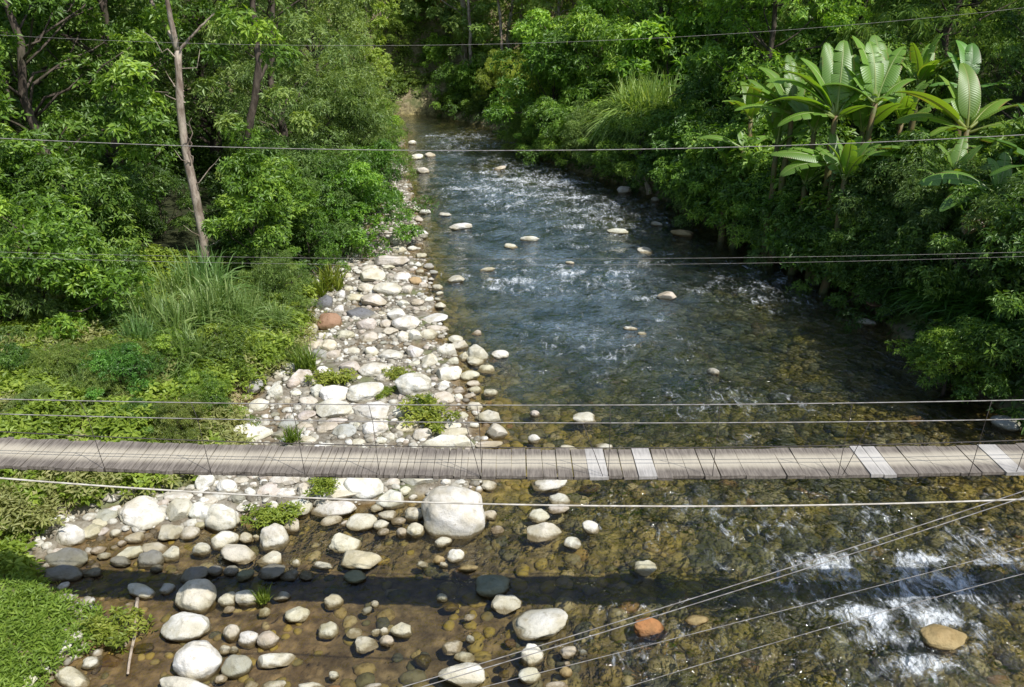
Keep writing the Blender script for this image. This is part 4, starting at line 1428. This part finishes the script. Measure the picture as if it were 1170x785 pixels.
# grass tufts among the stones
def tuft_mesh(seed):
    r = np.random.RandomState(seed)
    C = np.stack([r.normal(size=26) * .15, r.normal(size=26) * .11, r.uniform(.03, .20, 26)], -1)
    V, F, tn = leaf_cloud(C, np.full((26, 3), .07), r.uniform(.2, 1, 26), 7, 6, .065, .026, seed, .05, .9)
    return mesh_np('tuft_leaves', V, F, M['weed'], dict(tone=tn))
LEAFY = [tuft_mesh(500 + i) for i in range(3)]
TUFTS = [(380, 430, 1.25, 'green tuft left of the broad white bar boulder'), (487, 477, 1.5, 'bright green tuft above the deck on the bar'), (483, 458, .8, 'small dark green tuft against the large mid-bar boulder'),
         (312, 583, 1.1, 'round green tuft beside the brown rill'), (370, 560, .9, 'lime green tuft on top of a stone slab'), (335, 500, 1.0, "grass tuft at the deck's far edge on the bar"),
         (380, 322, 2.2, 'wide tuft of light grass at the top of the bar'), (362, 330, 1.8, 'grass tuft beside the lone white stone under the trees'), (455, 425, .8, 'thin tuft between two white cobbles'),
         (300, 673, .6, 'small upright tuft at the bridge shadow edge'), (128, 712, 1.1, 'leafy tuft beside the white stone of the near pool'), (350, 420, 1.6, 'grass tuft where the reeds meet the stones'), (440, 445, .7, 'faint tuft left of the large mid-bar boulder')]
for u, v, s, lab in TUFTS:
    p = at(u, v + 6, .12)
    o = obj('grass_tuft', random.choice(REED['tuft'] if 'grass' in lab or 'upright' in lab else LEAFY))
    o.location = (p[0], p[1], max(tz(p[0], p[1]), 0.0) + (0.12 if v == 560 else 0))
    o.scale = (s * 1.2, s * 1.2, s); o.rotation_euler = (0, 0, random.uniform(0, 6))
    o.color = random.choice([(.95, .85, .75, 1), (.75, .74, .7, 1), (1.1, .9, .9, 1)])
    tag(o, lab, 'grass tuft', 'grass tufts among the stones')

# ------------------------------------------------------------------ bananas
def banana_leaf(seed, tear):
    r = np.random.RandomState(seed)
    k = 34
    s = np.linspace(0, 1, k)
    blade = np.clip((s - .14) / .86, 0, 1)
    w = 0.175 * np.sin(np.pi * blade ** 0.62) ** 0.55 * (blade > 0)
    ang = R(8) - s ** 1.6 * R(48 + r.uniform(-18, 22))
    dx = np.cumsum(np.cos(ang)) / k; dz = np.cumsum(np.sin(ang)) / k
    V, F, ac, al = [], [], [], []
    for side in (-1, 1):
        i = 0
        while i < k - 1:
            seg = k if not tear or r.rand() < .12 else int(r.choice([2, 3, 5, 8, 12], p=[.12, .18, .25, .25, .20]))
            j = min(i + seg, k - 1)
            dropk = r.uniform(0, .55) if tear else .08
            for q in range(i, j + 1):
                e = w[q]
                if tear and q in (i, j) and seg < k: e *= r.uniform(.86, 1.0)
                sh = (.010 if q == i else -.010 if q == j else 0) if tear else 0
                base = len(V)
                for f in (0.03, .5, 1.0):
                    V.append((dx[q] + (sh * f * 1.2) + .10 * f * e, side * e * f * (1 - .1 * f), dz[q] + e * f * (.32 - .75 * dropk * f - .25 * f)))
                    ac.append(f); al.append(s[q])
                if q > i:
                    for f in range(2):
                        a_, b_ = base - 3 + f, base + f
                        F.append((a_, b_, b_ + 1, a_ + 1))
            i = j
    # midrib and stalk
    mb = MB(); mb.tube(np.stack([dx, np.zeros(k), dz - .006], -1), np.linspace(.022, .004, k), 6)
    nb = len(V); V2 = np.concatenate(mb.v)
    V = np.concatenate([np.array(V), V2]); F = F + [tuple(q + nb for q in f) for f in mb.f]
    ac = np.concatenate([ac, np.zeros(len(V2))]); al = np.concatenate([al, np.zeros(len(V2))])
    me = bpy.data.meshes.new('leaf')
    me.from_pydata([tuple(p) for p in V], [], F)
    for nme, val in (('across', ac), ('along', al)):
        a_ = me.attributes.new(nme, 'FLOAT', 'POINT'); a_.data.foreach_set('value', np.asarray(val, np.float32))
    me.polygons.foreach_set('use_smooth', np.ones(len(me.polygons), dtype=bool))
    me.materials.append(M['banana']); me.update()
    return me

BL_ = [banana_leaf(300 + i, i % 4 != 0) for i in range(9)]
def banana(u, v, y, h, L, leaves, label, tint=(1, 1, 1), dead=()):
    """(u, v): where its crown shows, y: how far; leaves: (azimuth deg, elevation deg, length factor)"""
    cpos = aty(u, v, y)
    x = cpos[0]; z = tz(x, y)
    e = empty('banana_plant', (x, y, z))
    hh = cpos[2] - z
    r = np.random.RandomState(int(u + v))
    mb = MB(); mb.tube(bent(np.array((0, 0, -.3)), np.array((0, 0, hh)), 7, r, .01), np.linspace(.15, .07, 7), 10)
    obj('stem', mb.mesh('stem', M['banana_stem'], True), e)
    for i, (az, el, k) in enumerate(leaves):
        l = obj('leaf', BL_[r.randint(0, 9)], e)
        l.location = (0, 0, hh - .05 * (i % 3))
        l.rotation_euler = Euler((r.uniform(-.3, .3), -R(el), R(az)), 'XYZ')
        s = L * k * .88
        l.scale = (s, s * r.uniform(.85, 1.1), s)
        j = r.uniform(.85, 1.2)
        l.color = (tint[0] * j, tint[1] * j, tint[2] * j, 1)
        if i in dead:
            l.color = (1.5, .55, 1.1, 1); l['label'] = 'dead brown hanging leaf'
    tag(e, label, 'banana plant', 'banana plants on the right bank')

LTB = (1.12, 1.12, .95)
def fan(seed, n_, side=0):
    r = np.random.RandomState(seed)
    return [((i * 137.5 + r.uniform(-20, 20) + side) % 360, r.uniform(38, 82), r.uniform(.7, 1.05)) for i in range(n_)]
banana(930, 150, 24.2, 1.5, 2.0, fan(1, 10), 'banana plant with ragged leaves, front of the big stand', LTB)
banana(985, 150, 24.0, 1.5, 2.1, fan(2, 11), 'banana plant in the middle of the big stand', LTB)
banana(1030, 140, 24.6, 1.5, 2.1, fan(3, 10), 'banana plant at the back right of the big stand', (1.2, 1.15, 1.0))
banana(888, 165, 25.3, 1.5, 2.0, fan(4, 9), 'short banana plant at the front left of the stand', LTB)
banana(965, 205, 22.2, 1.5, 1.8, fan(6, 8), 'young banana plant under the big stand near the water', (1.1, 1.1, 1.0))
banana(1085, 215, 20.2, 1.5, 1.7, fan(7, 9), 'young banana plant beside the low one over the shaded bank', (1.15, 1.1, 1.0))
banana(955, 132, 23.5, 2, 2.6, [(95, 62, 1), (60, 66, .95), (130, 55, 1.0), (165, 38, 1.05), (182, 24, 1.05), (25, 48, .9), (80, 80, 1), (200, 8, .9), (-60, 30, .6), (112, 72, .95), (150, 62, .9), (172, 52, 1.0), (10, 20, .9)],
       'big banana plant with the tallest fan of upright leaves', LTB)
banana(905, 130, 25, 2, 2.3, [(170, 25, 1), (178, 40, 1), (140, 62, 1), (88, 66, 1), (150, 40, .9), (120, 60, .8), (195, 12, 1), (100, 75, .8), (60, 60, .7)], 'banana plant at the left of the big stand', LTB)
banana(1000, 118, 23.3, 2, 2.5, [(80, 65, 1), (118, 66, 1), (140, 48, .9), (170, 30, .8), (40, 62, .9), (100, 72, .9), (60, 58, .9), (20, 40, .7), (130, 60, .8), (-90, 20, .6)], 'banana plant at the right of the big stand, leaves upright', LTB)
banana(1105, 148, 21.8, 2, 2.35, [(172, 34, 1.15), (160, 18, .95), (120, 60, .9), (10, 30, 1), (95, 75, 1), (30, 40, .9), (210, 6, .8), (80, 60, .9), (-30, 20, .9)], 'banana plant with one long leaf slanting towards the big stand', (1.35, 1.2, 1.0))
banana(1105, 100, 26.0, 2, 2.0, [(95, 70, 1), (70, 78, .9), (0, 15, .8), (180, 10, .7), (130, 60, .8)], 'blue-green banana plant high behind the long slanting leaf', (.95, 1.15, 1.35), ())
banana(1050, 95, 27.5, 1.5, 1.9, fan(8, 9), 'smaller banana plant behind the right of the big stand', (1.25, 1.2, 1.0))
banana(858, 135, 27.5, 1.5, 2.0, fan(9, 8), 'small banana plant up the slope left of the big stand', (1.3, 1.2, 1.0))
banana(832, 195, 27.7, 1.5, 1.8, fan(10, 8), 'young banana plant just above the trailing shrub', (1.1, 1.15, 1.0))
banana(920, 210, 24.0, 1.5, 1.8, fan(11, 8), 'young banana plant low on the slope below the stand', (1.1, 1.15, 1.0))
banana(1140, 222, 18.6, 1.6, 2.0, [(175, 20, 1.1), (95, 70, .6), (60, 65, .7), (200, 5, 1), (20, 30, 1), (225, -10, 1.1), (-60, 15, .9), (150, 30, .8)], 'low banana plant over the shaded bank with a brown hanging leaf', (1.0, 1.05, 1.0), (5,))
banana(1195, 190, 18.0, 2, 2.2, [(170, 25, 1.1), (110, 60, .9), (200, 8, .9), (80, 70, 1), (30, 40, .9)], 'banana plant at the right edge with a broad dark leaf', (.6, .7, .65))
banana(800, 112, 36.5, 2, 2.3, [(95, 75, 1), (160, 30, .9), (20, 35, .9), (190, 15, .8), (-90, 20, .8), (130, 55, .8)], 'far banana plant left of the bright feathery tree', (1.25, 1.2, 1.1), (3,))
banana(735, 75, 43, 2, 2.6, [(95, 72, 1), (60, 50, 1), (140, 45, .9), (20, 30, .8)], 'farthest banana plant above the weeping grass', (1.2, 1.2, 1.1))
banana(955, 186, 23.0, 1.2, 2.0, [(175, 12, 1.1), (190, 4, 1), (95, 65, .7), (160, 20, .9), (10, 15, .9), (-80, 10, .6)], 'low banana plant with flat leaves under the big stand', (1.1, 1.1, 1.05))
banana(1060, 180, 21.5, 1.2, 2.0, [(178, 18, 1), (165, 8, .9), (5, 20, 1), (90, 60, .6)], 'low banana plant with one pale flat leaf on the wire line', (1.2, 1.2, 1.2))
banana(850, 170, 27.0, 1.2, 1.9, [(172, 20, 1), (30, 25, .8), (100, 60, .7), (205, 5, .8)], 'low banana plant at the left foot of the stand', (1.05, 1.05, 1.0))

# ------------------------------------------------------------------ ground cover, understorey, far forest: stuff
def cover(name, xy, rad, zr, lift, sprays, k, L, W, mat, seed, label, up=.8, tonef=None, droop=.1):
    z = terrain(xy[:, 0], xy[:, 1])
    C = np.stack([xy[:, 0], xy[:, 1], z + lift * (1 + 1.2 * vnoise(xy[:, 0], xy[:, 1], 1.3, seed + 1))], -1)
    r = np.random.RandomState(seed)
    rd = rad * r.uniform(.6, 1.3, len(C))
    tone = np.clip(.5 + .35 * vnoise(xy[:, 0], xy[:, 1], .9, seed) + .15 * r.normal(size=len(C)), 0, 1)
    V, F, tn = leaf_cloud(C, np.stack([rd, rd, rd * zr], -1), tone, sprays, k, L, W, seed, droop, up)
    return tag(obj(name, mesh_np(name, V, F, mat, dict(tone=tn))), label, kind='stuff')

xy, r = sample(9000, -15, -2, 9.2, 22, 81, 1.2)
dl, dw, dr = edges(xy[:, 0], xy[:, 1])
k = (dl < 0.05) & (dl > -8) & (r.rand(len(xy)) < np.clip(.9 + .6 * vnoise(xy[:, 0], xy[:, 1], .6, 7), 0, 1))
xy1 = xy[k]
wd = cover('weeds', xy1, .27, .8, .26, 7, 6, .125, .06, M['weed'], 82, 'leafy weeds covering the bank beyond the footbridge'); wd.color = (1.2, 1.1, 1.05, 1)
xy, r = sample(9000, -15, -2, 5, 10.8, 83)
dl, dw, dr = edges(xy[:, 0], xy[:, 1])
dry = vnoise(xy[:, 0], xy[:, 1], .55, 9) + .25 * sstep(-5.0, -7.5, xy[:, 0]) * sstep(8.5, 10, xy[:, 1])
k = (dl < 0.12) & (dl > -7) & (r.rand(len(xy)) < np.where(dry > .16, .40, .95))
cover('grass', xy[k], .16, .7, .06, 9, 6, .095, .026, M['weed'], 84, 'short green grass and clover on the near bank', droop=0)
k2 = (dl < 0.15) & (dl > -7) & ~k & (r.rand(len(xy)) < .6)
cover('dry_grass', xy[k2], .14, .3, .0, 5, 5, .06, .016, M['dry_weed'], 85, 'dry yellowish grass in bare patches of the near bank', droop=0)
xy, r = sample(6500, -15, -2, 10.2, 20, 86)
dl, dw, dr = edges(xy[:, 0], xy[:, 1]); k = (dl < .4) & (dl > -8) & (r.rand(len(xy)) < .3 + 1.2 * np.maximum(0, vnoise(xy[:, 0], xy[:, 1], .7, 14) + .45 * sstep(-5, -8, xy[:, 0])))
cover('dry_weeds', xy[k], .26, .8, .24, 6, 6, .12, .04, M['dry_weed'], 87, 'straw-coloured weeds mixed into the bank cover')
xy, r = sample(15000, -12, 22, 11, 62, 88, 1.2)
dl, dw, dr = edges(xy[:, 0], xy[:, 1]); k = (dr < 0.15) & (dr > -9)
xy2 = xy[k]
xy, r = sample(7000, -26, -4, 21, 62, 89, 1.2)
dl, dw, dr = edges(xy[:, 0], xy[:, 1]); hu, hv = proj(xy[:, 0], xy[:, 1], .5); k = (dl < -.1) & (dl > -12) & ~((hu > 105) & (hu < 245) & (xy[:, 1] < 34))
ug = cover('undergrowth', np.concatenate([xy2, xy[k]]), .5, .7, .2, 7, 6, .20, .08, M['leaf'], 90, 'undergrowth tinted dark as shade under the trees on both banks'); ug.color = (.5, .56, .5, 1)  # leaf tint lowered to paint the shade in gaps between trees

xy, r = sample(6000, -22, 8, 58, 88, 96)
dl, dw, dr = edges(xy[:, 0], xy[:, 1]); k = (((dl < -1.4) | (dr < -.3)) | (xy[:, 1] > 68))
fg = cover('far_grass', xy[k], .5, .7, .2, 7, 6, .34, .10, M['leaf_far'], 97, 'bright grass and low growth on the bank at the far bend'); fg.color = (1.15, 1.1, .8, 1)
def forest():
    r = np.random.RandomState(91)
    P = []
    for q_ in range(1100):
        x = r.uniform(-75, 75); y = r.uniform(26, 105)
        if q_ > 900: x, y = r.uniform(-28, 22), r.uniform(73, 95)
        dl, dw, dr = edges(np.array([x]), np.array([y])); dl, dr = dl[0], dr[0]
        if y < 71 and not (dl < -9 - 2 * r.rand() or dr < -9 - 2 * r.rand()): continue
        if abs(x) > depth(y, 4) * .78 + 5: continue
        P.append((x, y))
    C, Rr, T = [], [], []
    for x, y in P:
        z = tz(x, y); h = r.uniform(9, 16); t0 = np.clip(.5 + .25 * r.normal(), 0, 1)
        for _ in range(20):
            t = r.rand(); w = 2.8 * math.sin(math.pi * min(.98, .15 + .85 * t)) ** .6
            a = r.uniform(0, 6.28)
            C.append((x + w * math.cos(a), y + w * math.sin(a), z + t * h * .95)); q = r.uniform(.7, 1.5); Rr.append((q, q, q * .65)); T.append(np.clip(t0 + .15 * r.normal(), 0, 1))
    V, F, tn = leaf_cloud(np.array(C), np.array(Rr), np.array(T), 9, 6, .42, .20, 92, .2)
    print('forest leaves', len(F) // 2)
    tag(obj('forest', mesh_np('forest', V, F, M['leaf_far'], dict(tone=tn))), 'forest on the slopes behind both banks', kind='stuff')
forest()

# ------------------------------------------------------------------ footbridge
BY = 8.0
def deck_z(x):
    return 2.985 + 0.0030 * (x - 1.2) ** 2
br = empty('footbridge', (0, BY, 0))
tag(br, 'narrow suspended plank footbridge crossing the whole river', 'footbridge')
HW = 0.30
mb = MB()
x = -13.0
r = np.random.RandomState(5)
fresh = []
def plank(mb_, x0, x1, skew=0.0, lift=0.0, hw=HW):
    z = deck_z((x0 + x1) / 2) + lift
    sl = 0.006 * ((x0 + x1) / 2 - 1.2)
    Mx = Matrix.Translation(((x0 + x1) / 2, 0, z)) @ Euler((r.normal() * .012, -sl, skew + r.normal() * .006)).to_matrix().to_4x4()
    mb_.box(-(x1 - x0) / 2, (x1 - x0) / 2, -hw - r.uniform(-.015, .02), hw + r.uniform(-.018, .018), -.04, 0, Mx, .004)
pale_px = [(673, 692), (724, 746), (974, 988), (990, 1010), (1133, 1152)]
pale_x = [((a - 585) / FPX * depth(BY, 3), (b - 585) / FPX * depth(BY, 3)) for a, b in pale_px]
while x < 13.0:
    w = r.uniform(.066, .084) if x < -0.55 else (r.uniform(.15, .185) if x < 2.4 else r.uniform(.19, .29))
    gap = .006 if x < -.55 else (.012 if r.rand() < .35 else .005)
    hit = [p for p in pale_x if p[0] - .5 * w < x < p[1] - .05]
    if hit:
        p = hit[0]
        m2 = MB(); plank(m2, x, max(p[1], x + .14), 0, .006, HW + .012)
        q = obj('plank', m2.mesh('plank', M['timber_new']), br); q['label'] = 'pale newer plank'
        x = max(p[1], x + .14) + .012
        continue
    if x < -.55:
        plank(mb, x, x + w)
    else:
        m2 = MB(); plank(m2, x, x + w); obj('plank', m2.mesh('plank', M['timber']), br)
    x += w + gap
obj('deck', mb.mesh('deck', M['timber']), br)
xs = np.linspace(-13, 13, 60)
def bcable(name, yoff, zf, rad, mat='cable_dark'):
    m_ = MB(); m_.tube(np.stack([xs, np.full(60, yoff), zf(xs)], -1), rad, 6)
    return obj(name, m_.mesh(name, M[mat], True), br)
for yo in (-.27, .27):
    bcable('bearer_cable', yo, lambda q: deck_z(q) - .045, .017)
bcable('bearer_cable', .38, lambda q: deck_z(q) - .03 + .0012 * (q - 1) ** 2, .006)
def zfrom(v0, vm, v1, yoff):
    # handrail cables sag between the banks: heights read at three stations
    P = [aty(u, v, BY + yoff) for u, v in ((0, v0), (585, vm), (1170, v1))]
    cf = np.polyfit([p[0] for p in P], [p[2] for p in P], 2)
    return lambda q: np.polyval(cf, q)
zt = zfrom(456, 463, 457, -.40); zm = zfrom(473, 483, 479, -.36)
bcable('handrail_cable', -.40, zt, .0055, 'cable'); bcable('handrail_cable', -.36, zm, .0055, 'cable')
for u in (347, 432, 549, 693, 812, 955, 1105, 1172, 240, 120):
    xx = (u - 585) / FPX * depth(BY - .3, 3)
    P = np.array([(xx - .02, -.40, zt(xx)), (xx, -.36, zm(xx)), (xx + .015, -.32, deck_z(xx) + .15), (xx + .02, -.30, deck_z(xx) - .05)])
    m_ = MB(); m_.tube(P, .0038, 5)
    obj('hanger', m_.mesh('hanger', M['cable_dark'], True), br)
for (ua, ub) in ((664, 690), (1168, 1160), (985, 962), (533, 549)):
    xa = (ua - 585) / FPX * depth(BY - .3, 3.4); xb = (ub - 585) / FPX * depth(BY - .3, 3)
    m_ = MB(); m_.tube(np.array([(xa, -.37, zm(xa)), ((xa + xb) / 2, -.34, (zm(xa) + deck_z(xb)) / 2), (xb, -.30, deck_z(xb) - .03)]), .0038, 5)
    obj('hanger', m_.mesh('hanger', M['cable_dark'], True), br)

# ------------------------------------------------------------------ cables across the valley
def wire(pts, rad, mat, label, ext=260):
    """pts: (u, v, y): where the cable passes, y how far; a smooth sagging curve through them"""
    u = np.array([p[0] for p in pts], float)
    P = np.array([aty(*p) for p in pts])
    d = min(2, len(pts) - 1)
    t = (u - u[0]) / (u[-1] - u[0]); e = ext / abs(u[-1] - u[0])
    tt = np.linspace(-e, 1 + e, 60)
    Q = np.stack([np.polyval(np.polyfit(t, P[:, i], d), tt) for i in range(3)], -1)
    m_ = MB(); m_.tube(Q, rad, 6)
    o_ = obj('cable', m_.mesh('cable', M[mat], True))
    tag(o_, label, 'cable', 'cables spanning the river')
wire([(0, 546, 6.4), (200, 561, 6.4), (585, 577, 6.4), (950, 576, 6.4), (1170, 571, 6.4)], .0088, 'cable_pale', 'thick pale cable stretched just in front of the deck')
wire([(0, 158, 13), (585, 172, 13), (1170, 154, 13)], .0065, 'cable', 'highest full-width cable, crossing the far water')
wire([(0, 288, 12), (585, 296, 12), (1170, 288, 12)], .0022, 'cable', 'upper of two thin cables running across mid-height')
wire([(0, 294, 12.2), (585, 303, 12.2), (1170, 293, 12.2)], .0020, 'cable', 'lower of two thin cables running across mid-height')
wire([(0, 40, 14), (585, 50, 14), (900, 34, 14), (1170, 9, 14)], .0026, 'cable', 'thin cable along the top of the trees')
wire([(1170, 561, 5.6), (800, 681, 5.3), (460, 785, 5.0)], .0043, 'cable', 'upper cable of the diagonal pair over the near water', 200)
wire([(1170, 568, 5.5), (800, 688, 5.2), (475, 787, 4.9)], .0043, 'cable', 'lower cable of the diagonal pair over the near water', 200)
wire([(1130, 636, 5.4), (800, 722, 5.1), (560, 783, 4.9)], .0030, 'cable', 'thin diagonal cable below the diagonal pair', 120)
wire([(1130, 666, 5.4), (900, 730, 5.2), (700, 790, 5.0)], .003, 'cable', 'faintest and lowest diagonal cable over the rapids', 60)

# ------------------------------------------------------------------ posts, stakes and driftwood
def stick(name, pts, ra, rb, mat, label, cat, k=8):
    P = np.array(pts, float); b0 = P[0].copy()
    t = np.linspace(0, 1, len(P)); tt = np.linspace(0, 1, 10)
    Q = np.stack([np.interp(tt, t, P[:, i]) for i in range(3)], -1) - b0
    r_ = np.random.RandomState(int(abs(b0[0]) * 100))
    Q[1:-1] += r_.normal(size=(8, 3)) * ra * .25
    m_ = MB(); m_.tube(Q, np.linspace(ra, rb, 10), k)
    o_ = obj(name, m_.mesh(name, M[mat], True)); o_.location = b0
    return tag(o_, label, cat)
def up_post(u, v, h, ra, mat, label, name='fence_post'):
    p = at(u, v, .7); z = tz(p[0], p[1])
    return stick(name, [(p[0], p[1], z - .2), (p[0] + .02, p[1], z + h * .5), (p[0] + .03, p[1], z + h)], ra, ra * .9, mat, label, 'post')
up_post(41, 503, .55, .035, 'post', 'left one of two greenish posts beside the deck')
up_post(48, 505, .58, .035, 'post', 'right one of two greenish posts beside the deck')
up_post(157, 372, .6, .03, 'wood_dead', 'pale stake in front of the dark hollow', 'stake')
up_post(257, 362, .6, .03, 'wood_dead', 'pale stake rising from the reeds', 'stake')
p0, p1 = at(157, 684, .06), at(146, 770, .03)
stick('branch', [p0, (p0 + p1) / 2 + np.array((.02, 0, .0)), p1], .028, .016, 'wood_dead', 'bleached branch lying in the brown pool', 'branch')
p0, p1 = at(742, 222, .1), at(735, 196, 1.0)
stick('driftwood_log', [p0, (p0 + p1) / 2, p1], .14, .07, 'wood_dead', 'pale driftwood stump behind the round pinkish boulder', 'log')
p0, p1 = at(765, 222, .2), at(800, 205, 1.0)
stick('branch', [p0, (p0 + p1) / 2 + np.array((0, 0, .2)), p1], .06, .03, 'bark_pale', 'brown dead branch on the far right shore', 'branch')

for p in PROTO.values():
    if not p[1]:
        for c in list(p[0].children): bpy.data.objects.remove(c)
        bpy.data.objects.remove(p[0])
